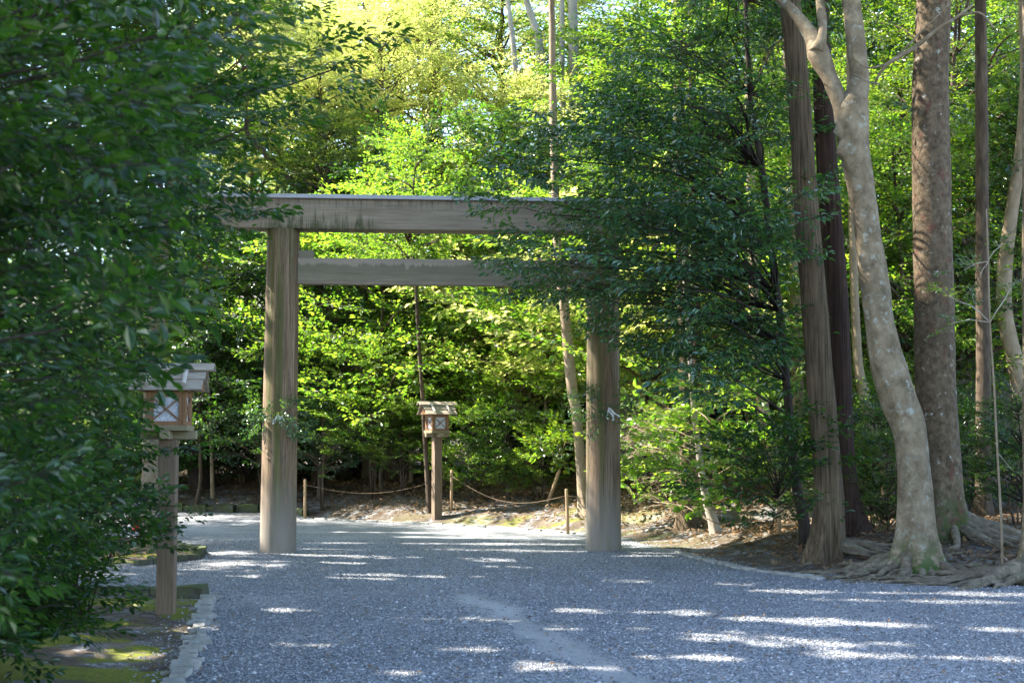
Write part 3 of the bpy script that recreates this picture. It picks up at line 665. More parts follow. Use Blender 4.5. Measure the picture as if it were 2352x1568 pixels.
tree_px('dark twin trunk close behind the sunlit cedar right of the torii',[(1612,1225,30),(1606,1100,24),(1603,900,22),(1598,650,20),(1592,300,18),(1588,0,16)],25.6,'redcedar','cone_gold',2,1.0,3,.4,name='cedar_tree')
tree_px('slim pale trunk curving left at its foot, right beside the sunlit cedar',[(1644,1232,26),(1636,1190,22),(1623,1151,19),(1609,1066,15),(1595,954,12),(1587,866,10),(1578,740,9),(1570,600,8)],23.4,'white','small_bright',1,1.3,.6,.3,name='young_tree')
tree_px('tan trunk leaning left in the wood with sunlit edge, behind the slender dark tree',[(1800,1205,26),(1795,1150,22),(1790,1094,24),(1771,1026,27),(1755,954,28),(1747,886,26),(1738,780,24),(1730,600,22),(1722,300,19),(1716,0,16)],25.5,'tan','big_mid',3,1.0,3,name='broadleaf_tree')
tree_px('straight tan trunk half hidden behind the leaning cedar',[(1836,1190,34),(1834,1050,30),(1832,900,29),(1828,700,28),(1822,480,26),(1812,200,23),(1806,0,20)],27,'tan','big_mid',4,1.0,3,name='broadleaf_tree')
tree_px('mottled tan trunk bending left, seen between the cedars and the twisted tree',[(2046,1190,28),(2039,1117,25),(2027,1056,26),(1999,976,26),(1983,896,26),(1971,835,22),(1962,650,19),(1955,400,17),(1950,0,14)],25,'tan','big_dark',5,.95,3,name='broadleaf_tree')
tree_px('pale trunk with spreading roots just left of the right torii pillar',[(1348,1207,46),(1342,1165,28),(1336,1102,22),(1326,966,23),(1315,899,25),(1306,815,25),(1296,700,23),(1280,560,20),(1272,300,18),(1268,60,15)],27,'tan','big_bright',2.2,.6,3,.7,name='broadleaf_tree')
tree_px('thin dark trunk close behind the distant lantern post',[(987,1188,14),(982,1100,12),(978,1040,11),(972,930,10),(963,800,9),(955,650,8)],29.6,'brown','small_bright',.2,1.0,.6,.3,name='young_tree')
tree_px('big dark trunk in the shade left of the torii, behind the near lantern',[(468,1150,60),(455,1060,50),(450,950,44),(446,850,40),(440,600,36),(436,300,30)],36.5,'dark','big_dark',2.0,.7,1,.4,name='broadleaf_tree')
tree_px('very thin brown stem in the shade between near lantern and left pillar',[(488,1152,9),(486,1050,8),(482,930,7),(478,820,6)],35,'tan','small_dark',1,1.6,.4,.2,name='young_tree')
for l,x,Y,w,bk,ln,k in [('thin dark stem between right pillar and sunlit cedar',1492,29,9,'dark',-10,'small_mid'),('second thin dark stem just left of the sunlit cedar',1530,30.5,12,'brown',8,'small_bright'),('thin brown stem between sunlit cedar and leaning tan trunk',1690,29,10,'brown',14,'small_mid'),
 ('pale thin stem right of the slender dark tree',1868,28,12,'tan',-6,'small_bright'),('dark thin stem between mottled tan trunk and twisted tree',2062,30,12,'dark',5,'small_mid'),('brown trunk between thickest trunk and dark brown trunk',2222,33,22,'brown',-8,'big_mid'),('thin dark stem at the right edge before the leaning tan trunk',2325,27,8,'dark',6,'small_dark'),
 ('shaded grey trunk just right of the left pillar',722,37,16,'brown',9,'small_mid'),('dim trunk midway between left pillar and distant lantern',800,38.5,22,'dark',-14,'small_dark'),('dim broad trunk right of the distant lantern in the hollow',1135,37.5,34,'brown',6,'small_dark'),('second dim trunk right of the lantern, nearer the pillar',1195,38,22,'dark',-5,'small_mid')]:
    tree_px(l,[(x+ln*0,1190,w*1.3),(x+ln*.2,1100,w),(x+ln*.7,900,w*.9),(x+ln*1.3,700,w*.8),(x+ln*2.4,500,w*.65)],Y,bk,k,x*.01,.9,.8,.4,name='thin_tree' if w<18 else 'broadleaf_tree',sides=10)
# trunks rising behind the torii
tree_px('dark trunk leaning left, showing between the two torii beams',[(905,1150,34),(885,900,34),(878,700,33),(872,640,30),(850,545,25),(800,490,22),(740,450,21),(696,440,20),(634,378,16),(570,310,13)],38,'brown','big_gold',.4,.55,1,name='broadleaf_tree')
tree_px('greyer trunk leaning left, left of two others between the torii beams',[(850,1150,32),(838,850,30),(822,640,28),(810,589,26),(788,546,23),(770,500,20),(740,400,17)],39.5,'tan','big_gold',1.7,.5,1,name='broadleaf_tree')
tree_px('upright brown trunk between the torii beams, right of the leaning ones',[(925,1150,34),(915,850,31),(910,640,29),(906,577,28),(888,435,23),(880,330,20)],40.5,'brown','big_gold',3,.5,1,name='broadleaf_tree')
tree_px('tall reddish trunk showing at the top left of the bright gap',[(1010,1150,46),(1008,700,38),(1000,300,32),(997,110,29),(995,0,27)],46,'redcedar','cone_gold',1,1.2,1.5,name='cedar_tree')
tree_px('brown trunk showing at the very top, left of the reddish one',[(862,1150,34),(858,700,28),(850,300,24),(845,80,21),(842,0,20)],45,'brown','big_gold',2,.6,3,name='broadleaf_tree')
tree_px('brilliantly lit forked white trunk at the top of the bright gap',[(1262,1150,34),(1255,700,29),(1247,300,25),(1243,183,22),(1238,96,20),(1224,48,16),(1209,0,14)],43,'white','cone_gold',4,.8,2,name='broadleaf_tree')
tree_px('thin lit white trunk, leftmost of the pale trunks at the top',[(1206,1150,22),(1198,600,17),(1188,250,14),(1180,116,13),(1166,0,10)],42,'white','big_gold',5,.6,2,name='broadleaf_tree')
tree_px('narrow lit stem between the forked white trunk and the broad pale one',[(1300,1150,20),(1296,600,16),(1293,300,14),(1291,164,13),(1291,0,11)],44,'white','big_gold',.7,.6,2,name='broadleaf_tree')
tree_px('broadest of the pale sunlit trunks at the top, right of the others',[(1330,1150,38),(1326,600,31),(1322,300,28),(1318,159,25),(1315,0,22)],44,'white','cone_gold',.7,.8,2,name='broadleaf_tree')

# slender dark tree with the long leafy sprays that cross the torii
def poly_tips(poly,Y0,Y1,n,seed,f=None):
    r=random.Random(seed); out=[]; xs=[p[0] for p in poly]; ys=[p[1] for p in poly]
    while len(out)<n:
        x,y=r.uniform(min(xs),max(xs)),r.uniform(min(ys),max(ys)); ins=False
        for i in range(len(poly)):
            a,b=poly[i],poly[(i+1)%len(poly)]
            if (a[1]>y)!=(b[1]>y) and x<a[0]+(y-a[1])/(b[1]-a[1])*(b[0]-a[0]): ins=not ins
        if ins:
            Y=f(x,y,r) if f else r.uniform(Y0,Y1); out.append(tuple(at(x,y,Y)))
    return out
# corridors cut through the crowns: leaves removed so sun patches land on chosen spots
def gs(x0,y0,x1,y1,w,p=.985): return (G0(x0,y0),G0(x1,y1),w,p)
def G0(x,y):
    dx,dy,dz=ray(x,y); t=-CAMH/dz; return np.array((dx*t,dy*t,0))
def vs(x0,y0,x1,y1,Y,w,p=.96): return (np.array(at(x0,y0,Y)),np.array(at(x1,y1,Y)),w,p)
GAPS=[gs(1100,1300,1330,1303,.06),gs(1640,1340,1730,1343,.04),gs(900,1420,1200,1424,.02),gs(1250,1440,1500,1447,.03),gs(1850,1500,2352,1515,.04),gs(620,1480,760,1482,.02),gs(620,1288,860,1292,.06),gs(760,1221,1100,1224,.08),gs(900,1232,1340,1237,.06),gs(700,1246,1340,1250,.05),gs(1150,1217,1340,1219,.06),gs(690,1260,1350,1266,.07),gs(760,1276,1010,1279,.13),gs(1060,1285,1200,1288,.1),
 gs(470,1268,600,1272,.2),gs(480,1294,650,1298,.12),gs(730,1322,1130,1326,.16),gs(520,1322,600,1323,.07),gs(1380,1332,1500,1335,.09),gs(1420,1243,1800,1262,.45),gs(1440,1272,1600,1290,.12),
 gs(1270,1401,1640,1408,.07),gs(1720,1356,2400,1366,.08),gs(1860,1376,2400,1386,.05),gs(1660,1418,2400,1450,.08),gs(1560,1466,2100,1482,.13),gs(1500,1452,1800,1462,.05),gs(1170,1528,1420,1534,.07),gs(600,1400,730,1402,.05),
 gs(1460,1508,1700,1512,.04),gs(860,1545,960,1547,.04),gs(240,1440,500,1447,.09),gs(150,1502,370,1508,.07),gs(220,1392,330,1395,.07),gs(1000,1490,1180,1492,.03),
 vs(612,560,598,1240,21.3,.2),vs(1338,700,1347,1230,21.7,.14),vs(2105,180,2106,700,19.2,.17),vs(1935,380,1990,640,17.5,.17),vs(1965,330,1975,60,17.5,.1),vs(1840,240,1860,520,18.5,.07,.7),vs(1870,560,1890,780,18.5,.04,.6),vs(1880,150,1800,0,17.5,.12),
 vs(1560,820,1560,1230,24.4,.3),vs(1500,1000,1720,900,22.8,.4,.8),vs(1480,1130,1700,1120,22.5,.3,.8),vs(1640,1100,1640,1230,23.3,.2),vs(1780,1000,1795,1180,25.4,.3),
 vs(1350,200,1560,170,18.5,.18,.8),vs(1300,300,1450,330,18.5,.12,.7),vs(1000,1180,990,1010,28.9,.3),vs(700,1180,700,1100,30,.2),vs(400,1262,470,1280,20.5,.1),vs(1400,560,1520,520,18.5,.1,.7)]
SDV=np.array(sd)
def carve(gl,seed=0):
    r=np.random.default_rng(seed+99); V=np.concatenate(gl.V).reshape(-1,6,3) if gl.V else None
    if V is None: return gl
    C=V.mean(1); keep=np.ones(len(C),bool)
    for A,B,w,p in GAPS:
        M=np.stack([B-A,SDV],1); nn=np.cross(B-A,SDV); nn/=np.linalg.norm(nn); q=C-A; d=q@nn
        k=np.where(np.abs(d)<w*2.2+.2)[0]
        if not len(k): continue
        us=np.linalg.lstsq(M,(q[k]-d[k][:,None]*nn).T,rcond=None)[0]; u,sv=us
        ww=(w*1.25+.13)*(.75+.45*np.sin(u*7+A[0]*3)+.3*np.sin(u*23+A[1])); ww*=np.clip(np.minimum(u,1-u)*7+.35,0,1)
        hit=(u>0)&(u<1)&(sv>.35)&(np.abs(d[k])<ww)&(r.uniform(0,1,len(k))<p); keep[k[hit]]=False
    o=Geo(); V=V[keep]; q=np.array([(0,1,2,3),(0,3,4,5)])[None]+(np.arange(len(V))*6)[:,None,None]; o.add(V,q); return o
def custom(e,tips,stem,kind,leafm,bk,seed,scale=1.,per=4,sig=.25,flat=.3,along=3,limb=.02,rise=.3,roll=.35):
    gl,gt=crown(tips,stem,kind,per,sig,flat,scale,seed,limb,rise,along,roll); gl=carve(gl,seed)
    for g,nm,m in ((gt,'limbs',MB[bk]),(gl,'crown',ML[leafm])):
        for v in g.V: v-=np.array(e.location,dtype=np.float32)
        link(nm,g.mesh(nm,m,nm=='limbs'),e)
T3=px_rows([(1851,1262,34),(1846,1200,26),(1829,1115,22),(1820,1034,21),(1813,954,20),(1806,873,19),(1799,793,19),(1790,713,18),(1784,674,18),(1767,530,17),(1749,385,15),(1723,217,12),(1712,0,10)],20.1)
g0=gp(T3[0][0],T3[0][1]); T3[0]=(T3[0][0],T3[0][1],g0.z,T3[0][3])
e3=empty('evergreen_tree','slender dark-stemmed evergreen whose leafy sprays hang across the right half of the torii','tree',Vector(T3[0][:3]))
T3=extend(T3,2.2,.6); trunk_obj(e3,T3,MB['dark'],14,.5,4,.05,seed=4)
poly=[(1420,150),(1560,70),(1700,-120),(1860,-120),(1870,60),(1830,500),(1830,760),(1790,880),(1700,900),(1560,880),(1480,800),(1400,720),(1320,660),(1275,600),(1265,540),(1400,500),(1250,450),(1290,400),(1440,380),(1270,310),(1330,270),(1430,260)]
tips=poly_tips(poly,0,0,150,5,lambda x,y,r:r.uniform(17.3,21.2) if x<1720 else r.uniform(19.3,21.8))
for q in [(1190,285),(1210,455),(1175,478),(1240,560),(1230,590),(1260,610),(1215,350),(1300,350),(1300,640),(1360,690)]: tips.append(tuple(at(q[0]+30,q[1],18.5+random.uniform(-.8,.8))))
custom(e3,tips,T3,'beech','teal','dark',31,1.0,5,.27,.2,2,.013,.22,.3)

def shrub_xy(label,X,Y,key,sc,rot,h=.5,r=.018,n=4,bk='brown',name='shrub',cat='shrub',group=None):
    b=gp(X,Y); e=empty(name,label,cat,b,0,group); g=Geo(); rr=random.Random(X*7+Y)
    for i in range(n):
        a=rr.uniform(0,6.28); q=rr.uniform(.05,.3)
        V,Q,T=tube([(0.04*math.cos(a),.04*math.sin(a),-.1),(q*.5*math.cos(a),q*.5*math.sin(a),h*.6),(q*math.cos(a),q*math.sin(a),h*1.3+.5*sc)],[r,r*.8,r*.4],6); g.add(V,Q,T)
    link('stems',g.mesh('stems',MB[bk],True),e); place_crown(e,key,(X,Y,b.z+h),rot,sc); return e
def X_(x,Y): return (x-CX)/F*Y

# dark glossy shrub and bright maple-like saplings right of the torii
b=G(1760,1225); b=gp(X_(1745,19.2),19.2); e=empty('shrub','dark glossy big-leaved shrub at the foot of the slender dark tree','shrub',b)
custom(e,poly_tips([(1640,1090),(1680,1020),(1760,960),(1860,940),(1870,1100),(1840,1190),(1740,1190),(1650,1150)],18.4,19.8,24,8),[(b.x+.02*k,b.y,b.z+.08*k) for k in range(12)],'bigshrub','dark','dark',8,.7,4,.2,.4,2,.012)
b=gp(X_(1660,22.6),22.6); e=empty('sapling','bright yellow-green broad-leaved sapling catching sun right of the right pillar','sapling',b)
custom(e,poly_tips([(1500,900),(1600,850),(1740,880),(1740,1080),(1680,1180),(1560,1190),(1440,1120),(1440,1000)],21.8,23.6,32,9),[(b.x-.02*k,b.y,b.z+.2*k) for k in range(12)],'maple','bright','tan',9,.85,2,.25,.3,1,.012)
b=gp(X_(1465,24.5),24.5); e=empty('sapling','small green sapling low behind the right pillar','sapling',b)
custom(e,poly_tips([(1430,960),(1520,940),(1530,1120),(1440,1180)],24,25.3,16,19),[(b.x-.02*k,b.y,b.z+.15*k) for k in range(12)],'maple','bright','tan',19,.8,4,.22,.3,2,.012)
b=gp(X_(1285,28),28); e=empty('sapling','broad-leaved green sapling between distant lantern and right pillar, nearer the pillar','sapling',b)
custom(e,poly_tips([(1250,1010),(1330,930),(1330,1090),(1270,1120)],27.2,28.6,8,29),[(b.x+.01*k,b.y,b.z+.15*k) for k in range(12)],'maple','mid','tan',29,.7,3,.22,.3,2,.012)
p=px_rows([(2302,1262,6),(2299,1180,6),(2291,1040,5),(2284,900,5),(2274,740,4),(2270,600,4),(2266,480,3)],17.2); g0=gp(p[0][0],p[0][1]); p[0]=(p[0][0],p[0][1],g0.z-.05,p[0][3])
e=empty('sapling','thin bare-stemmed brown sapling with few pale leaves right of the thickest trunk','sapling',Vector(p[0][:3])); trunk_obj(e,p,MB['tan'],8,0,1,.03)
custom(e,[tuple(at(x,y,17.2+q)) for x,y,q in ((2215,620,.1),(2250,640,0),(2180,680,-.1),(2330,650,.2),(2230,700,.2),(2300,560,.1),(2190,740,0),(2325,1080,.1))],p,'bigshrub','mid','white',41,.5,2,.1,.3,1,.006,.3)

# ------------------------------------------------------------------ dark foliage on the left
Lst=[(-4.3+.02*k,9.6,.25*k) for k in range(0,40)]
e=empty('evergreen_tree','dark glossy evergreen filling the left side, its branches covering the left end of the beam','tree',gp(-4.3,9.6))
trunk_obj(e,[(q[0],q[1],q[2]-.2,.13-.0025*i) for i,q in enumerate(Lst)],MB['brown'],14,.4,5,.05)
poly=[(-250,-150),(480,-150),(520,60),(470,200),(430,300),(380,400),(350,540),(340,640),(350,740),(270,830),(230,960),(190,1100),(90,1250),(60,1380),(-100,1460),(-250,1480)]
tips=poly_tips(poly,0,0,150,51,lambda x,y,r:r.uniform(7.2,11.2))
for x,y in [(790,160),(690,195),(610,285),(530,485),(480,500)]: tips.append(tuple(at(x-25,y,random.uniform(8.2,9.6))))
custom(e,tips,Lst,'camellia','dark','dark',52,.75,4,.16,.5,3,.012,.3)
Lst=[(-3.35+.02*k,5.4,.25*k) for k in range(0,26)]
e=empty('evergreen_tree','nearest dark evergreen, blurred leaves at the left edge','tree',gp(-3.35,5.4))
trunk_obj(e,[(q[0],q[1],q[2]-.2,.09-.002*i) for i,q in enumerate(Lst)],MB['brown'],14,.4,5,.05)
poly=[(-400,-200),(420,-200),(380,150),(330,420),(300,650),(180,900),(80,1150),(-50,1350),(-400,1400)]
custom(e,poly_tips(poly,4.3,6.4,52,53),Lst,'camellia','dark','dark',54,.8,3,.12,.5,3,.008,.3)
b=gp(-4.55,12.6); e=empty('shrub','dark leafy shrub with bare stems beside and left of the near lantern post','shrub',b)
poly=[(60,860),(220,860),(240,900),(240,1010),(265,1080),(300,1200),(270,1260),(190,1290),(60,1330),(-50,1200),(-50,900)]
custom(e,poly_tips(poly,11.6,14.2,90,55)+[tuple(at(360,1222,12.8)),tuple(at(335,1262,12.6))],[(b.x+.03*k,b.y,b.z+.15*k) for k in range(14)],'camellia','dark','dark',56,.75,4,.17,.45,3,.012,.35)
g=Geo(); rr=random.Random(5)
for i in range(16):
    q=at(rr.uniform(140,270),rr.uniform(1180,1260),rr.uniform(12.2,13)); V,Q,T=tube([gp(-3.95+rr.uniform(-.12,.12),13+rr.uniform(-.1,.1))-e.location,(q+gp(-3.95,13))/2-e.location+Vector((rr.uniform(-.05,.05),0,0)),q-e.location],[.011,.009,.006],6); g.add(V,Q,T)
link('stems',g.mesh('stems',MB['dark'],True),e)
b=gp(-3.3,8.6); e=empty('shrub','low dark shrub overhanging the mossy plot at bottom left','shrub',gp(-3.9,9.2))
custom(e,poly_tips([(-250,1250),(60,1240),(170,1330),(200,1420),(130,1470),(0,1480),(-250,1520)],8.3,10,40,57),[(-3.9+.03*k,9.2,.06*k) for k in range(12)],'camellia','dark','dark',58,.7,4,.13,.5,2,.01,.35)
# tree with pale trunk behind that mass
T=px_rows([(350,1280,60),(352,1100,52),(355,900,48),(358,700,46),(368,560,44),(385,470,36),(402,400,32),(420,200,28),(430,0,24)],20.6); g0=gp(T[0][0],T[0][1]); T[0]=(*g0,T[0][3])
e=empty('broadleaf_tree','pale lichened trunk half hidden in the dark foliage on the left','tree',g0); T=extend(T,2); trunk_obj(e,T,MB['pale'],16,.4,5,.06)
custom(e,poly_tips([(150,-50),(600,-80),(600,100),(500,280),(400,400),(400,520),(440,600),(440,680),(400,760),(330,800),(200,850)],17.5,21.5,110,61),T,'beech','mid','brown',62,1.2,2,.35,.3,2,.02,.3)

# ------------------------------------------------------------------ undergrowth behind the torii (bank)
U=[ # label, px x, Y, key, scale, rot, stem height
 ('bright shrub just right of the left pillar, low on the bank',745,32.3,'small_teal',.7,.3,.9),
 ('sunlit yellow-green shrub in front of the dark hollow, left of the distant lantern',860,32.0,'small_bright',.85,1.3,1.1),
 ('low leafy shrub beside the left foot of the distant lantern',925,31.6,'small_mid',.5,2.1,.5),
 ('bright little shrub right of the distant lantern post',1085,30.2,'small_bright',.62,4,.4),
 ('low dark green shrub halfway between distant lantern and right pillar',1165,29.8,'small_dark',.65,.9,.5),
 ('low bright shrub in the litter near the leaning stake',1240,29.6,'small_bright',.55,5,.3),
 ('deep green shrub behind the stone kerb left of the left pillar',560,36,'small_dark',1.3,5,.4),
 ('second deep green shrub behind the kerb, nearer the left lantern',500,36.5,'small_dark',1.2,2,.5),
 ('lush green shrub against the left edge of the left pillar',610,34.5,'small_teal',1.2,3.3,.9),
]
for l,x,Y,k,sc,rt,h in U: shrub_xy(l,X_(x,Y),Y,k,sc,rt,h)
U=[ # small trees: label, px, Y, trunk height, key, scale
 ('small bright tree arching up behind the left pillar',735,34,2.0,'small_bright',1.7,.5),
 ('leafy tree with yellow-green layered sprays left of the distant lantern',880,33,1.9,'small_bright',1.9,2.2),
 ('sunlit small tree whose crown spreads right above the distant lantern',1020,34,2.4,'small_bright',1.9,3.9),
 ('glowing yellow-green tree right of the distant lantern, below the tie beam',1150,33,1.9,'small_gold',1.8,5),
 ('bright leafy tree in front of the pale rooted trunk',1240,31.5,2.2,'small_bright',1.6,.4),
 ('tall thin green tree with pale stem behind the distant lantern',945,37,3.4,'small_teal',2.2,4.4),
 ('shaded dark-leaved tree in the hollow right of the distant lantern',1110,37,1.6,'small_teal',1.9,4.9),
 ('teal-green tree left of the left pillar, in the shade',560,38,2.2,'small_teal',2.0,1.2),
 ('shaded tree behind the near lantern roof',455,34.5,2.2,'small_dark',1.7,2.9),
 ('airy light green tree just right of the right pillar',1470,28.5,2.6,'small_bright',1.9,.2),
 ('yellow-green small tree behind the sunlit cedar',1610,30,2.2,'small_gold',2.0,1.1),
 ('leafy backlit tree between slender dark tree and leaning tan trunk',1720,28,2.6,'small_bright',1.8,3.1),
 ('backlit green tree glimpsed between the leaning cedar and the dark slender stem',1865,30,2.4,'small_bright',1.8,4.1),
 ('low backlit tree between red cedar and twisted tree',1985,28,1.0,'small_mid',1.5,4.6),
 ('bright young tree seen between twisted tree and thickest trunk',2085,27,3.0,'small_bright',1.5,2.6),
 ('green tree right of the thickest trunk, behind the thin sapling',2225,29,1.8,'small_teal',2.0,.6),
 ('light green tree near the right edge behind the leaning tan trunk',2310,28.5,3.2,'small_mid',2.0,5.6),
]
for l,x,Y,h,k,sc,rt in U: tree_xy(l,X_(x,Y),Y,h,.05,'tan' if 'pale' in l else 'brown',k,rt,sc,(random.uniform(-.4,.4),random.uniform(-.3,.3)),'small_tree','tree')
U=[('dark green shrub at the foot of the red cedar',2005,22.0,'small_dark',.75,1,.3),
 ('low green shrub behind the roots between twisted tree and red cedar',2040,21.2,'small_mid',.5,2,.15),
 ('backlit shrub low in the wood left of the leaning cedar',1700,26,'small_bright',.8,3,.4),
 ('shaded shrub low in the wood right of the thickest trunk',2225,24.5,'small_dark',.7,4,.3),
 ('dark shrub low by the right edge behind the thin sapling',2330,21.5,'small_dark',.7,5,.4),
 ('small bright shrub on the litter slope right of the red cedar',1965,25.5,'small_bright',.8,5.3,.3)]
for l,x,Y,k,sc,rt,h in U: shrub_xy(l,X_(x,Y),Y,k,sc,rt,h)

for i,(x,Y,sc) in enumerate([(300,38,1.5),(380,40,1.6),(450,39.5,1.4),(530,42,1.7),(640,41,1.5),(720,42,1.5),(790,41,1.3),(850,42.5,1.5),(930,41,1.3),(1010,42.5,1.5),(1090,41.5,1.4),(1180,42,1.5),(1260,40,1.3),(1450,40.5,1.6),(1560,39,1.5),(1680,39.5,1.6),(1780,36,1.4),(1900,38,1.5),(2000,35,1.4),(2120,35,1.5),(2230,36,1.5),(2330,33,1.4),(220,37,1.6),(160,35,1.5)]):
    shrub_xy('dark shrub deep in the shaded undergrowth at the back of the wood',X_(x,Y),Y,['small_dark','small_teal','small_mid'][i%3],sc,i*1.7,.3,group='dark shrubs at the back of the wood')
# ------------------------------------------------------------------ the wood behind: label, px x, Y, trunk h, key, scale
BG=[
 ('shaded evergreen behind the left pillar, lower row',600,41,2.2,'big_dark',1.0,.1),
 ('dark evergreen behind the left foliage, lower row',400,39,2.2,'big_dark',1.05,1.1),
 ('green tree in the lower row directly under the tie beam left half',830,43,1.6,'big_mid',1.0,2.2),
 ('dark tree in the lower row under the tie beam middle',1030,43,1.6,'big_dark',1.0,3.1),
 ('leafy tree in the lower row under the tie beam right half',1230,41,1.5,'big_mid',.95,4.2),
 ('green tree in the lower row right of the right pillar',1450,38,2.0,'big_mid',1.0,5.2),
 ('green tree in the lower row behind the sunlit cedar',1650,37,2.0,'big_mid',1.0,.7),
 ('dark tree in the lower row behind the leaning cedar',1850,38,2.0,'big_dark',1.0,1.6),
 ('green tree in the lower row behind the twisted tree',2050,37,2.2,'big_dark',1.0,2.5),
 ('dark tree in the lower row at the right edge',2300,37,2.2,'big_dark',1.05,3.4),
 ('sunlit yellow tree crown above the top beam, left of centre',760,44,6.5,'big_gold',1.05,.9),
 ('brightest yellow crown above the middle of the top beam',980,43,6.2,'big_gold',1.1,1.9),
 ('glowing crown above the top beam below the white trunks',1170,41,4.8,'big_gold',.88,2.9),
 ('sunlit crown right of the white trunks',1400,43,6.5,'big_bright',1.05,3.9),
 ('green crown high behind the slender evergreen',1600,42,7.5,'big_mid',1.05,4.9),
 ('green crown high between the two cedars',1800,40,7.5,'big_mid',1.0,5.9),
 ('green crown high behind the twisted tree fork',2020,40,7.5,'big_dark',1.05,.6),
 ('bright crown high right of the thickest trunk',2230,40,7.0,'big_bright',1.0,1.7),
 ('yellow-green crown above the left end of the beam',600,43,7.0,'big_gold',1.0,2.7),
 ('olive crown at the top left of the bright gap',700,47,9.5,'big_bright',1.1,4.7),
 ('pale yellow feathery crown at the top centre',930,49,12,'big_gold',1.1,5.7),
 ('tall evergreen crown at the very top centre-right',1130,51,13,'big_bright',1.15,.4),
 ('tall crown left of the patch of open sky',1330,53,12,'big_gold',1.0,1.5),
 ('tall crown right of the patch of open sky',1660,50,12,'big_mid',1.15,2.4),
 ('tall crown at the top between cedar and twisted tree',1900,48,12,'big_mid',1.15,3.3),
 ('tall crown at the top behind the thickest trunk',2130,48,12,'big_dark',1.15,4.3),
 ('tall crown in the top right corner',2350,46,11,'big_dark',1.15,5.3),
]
for l,x,Y,h,k,sc,rt in BG: tree_xy(l,X_(x,Y),Y,h,.16,'brown',k,rt,sc,(random.uniform(-.6,.6),0),'forest_tree','tree',sides=10)
# the far wood, one mass of crowns on rising ground
g=Geo(); gl,gt=Geo(),Geo(); n=5200
P=np.stack([rng.uniform(-42,42,n),rng.uniform(58,78,n),rng.uniform(2,30,n)],-1)
hole=(np.abs(P[:,0]-(1445-CX)/F*P[:,1])<1.2)&(np.abs(P[:,2]-(CAMH+.284*P[:,1]))<1.3); P=P[~hole]
P=P[~((P[:,0]<-14)&(P[:,2]>16+(P[:,0]+42)*.4))]; P[:,2]+=np.sin(P[:,0]*.5)*1.5; D=np.stack([rng.normal(0,1,len(P)),-np.abs(rng.normal(0,1,len(P))),rng.normal(0,.3,len(P))],-1)
stamp(gl,gt,'far',P,D,2.0,77); o=link('far_wood',gl.mesh('far_wood',ML['mid']),kind='stuff'); tag(o,'distant wood closing the view behind all the trees','wood',kind='stuff')

# ------------------------------------------------------------------ unseen trees added beyond the left edge, crowns cut to cast shade and streaks
SH=[(-9.5,14,5.5,1.0),(-12.5,19,6.5,1.0),(-14,26.5,8.2,.8),(-12,29,6.3,.7),(-6.8,17.0,7.4,.6),(-14,11,6.5,1.1),(-8,8.5,6,1.1),(-12,5,6,1.2),(-9.5,23.5,9.5,1.0),(-11,20,12,1.0),(-10,15.5,11,1.0),(-13,25,13,.9),(-8.8,21.5,15.5,1.0),(-12,22.5,19,1.0),(-9.5,18,16,.9)]
for i,(X,Y,h,sc) in enumerate(SH):
    e=tree_xy('unseen tall evergreen added beyond the left edge to shade the path',X,Y,h,.2,'brown','shade_dense',i*1.3,sc,(0,0),'evergreen_tree','tree','added shade trees left of the path')
    c=[o for o in e.children if o.name.startswith('crown')][0]
    M=np.array(Matrix.Rotation(i*1.3,3,'Z'))*sc; off=np.array(e.location)+np.array(c.location)
    g=Geo(); g.V=[RAW['shade_dense']@M.T+off]; g=carve(g,i)
    if g.V and len(g.V[0]):
        g.V=[(g.V[0]-off)@np.linalg.inv(M).T]; c.data=g.mesh('crown',ML['dark'])

# ------------------------------------------------------------------ rope fence on the bank
def stake(e,x,ytop,ybot,lean=0):
    b=G(x,ybot); Y=b.y; h=(ybot-ytop)/pxm(Y); g=Geo(); V,Q,T=tube([(0,0,-.1),(lean*.5,0,h*.5),(lean,0,h),(lean,0,h+.02)],[.032,.031,.03,.02],10); g.add(V,Q,T)
    o=link('post',g.mesh('post',M_stake,True),e); o.location=b-e.location; return b+Vector((lean,0,h-.1))
b0=G(700,1190); fe=empty('rope_fence','thin sagging rope strung between short wooden stakes along the bank','fence',b0)
tops=[stake(fe,700,1103,1190),stake(fe,1037,1105,1194),stake(fe,1305,1108,1208,-.03),stake(fe,1640,1110,1205),stake(fe,1790,1110,1230),stake(fe,2030,1115,1205)]
g=Geo()
for a,b in zip(tops[:-1],tops[1:]):
    L=(b-a).length; pts=[a.lerp(b,t)+Vector((0,-.035,-.22*math.sin(math.pi*t)*(L/3))) - fe.location for t in np.linspace(0,1,15)]
    V,Q,T=tube(pts,[.005]*15,6); g.add(V,Q,T)
link('rope',g.mesh('rope',M_rope,True),fe)
b0=G(2230,1215); rf=tops[-1]; b1=gp(X_(2215,21.5),21.5)
b=gp(X_(1380,0)+3,0); sb=gp(X_(1268,29),29); e=empty('leaning_stake','short pale stake leaning against the undergrowth behind the rope','stake',sb,0)
g=Geo(); V,Q,T=tube([(-.1,0,-.05),(.15,0,.65)],[.04,.035],10); g.add(V,Q,T); link('post',g.mesh('post',M_stake,True),e)

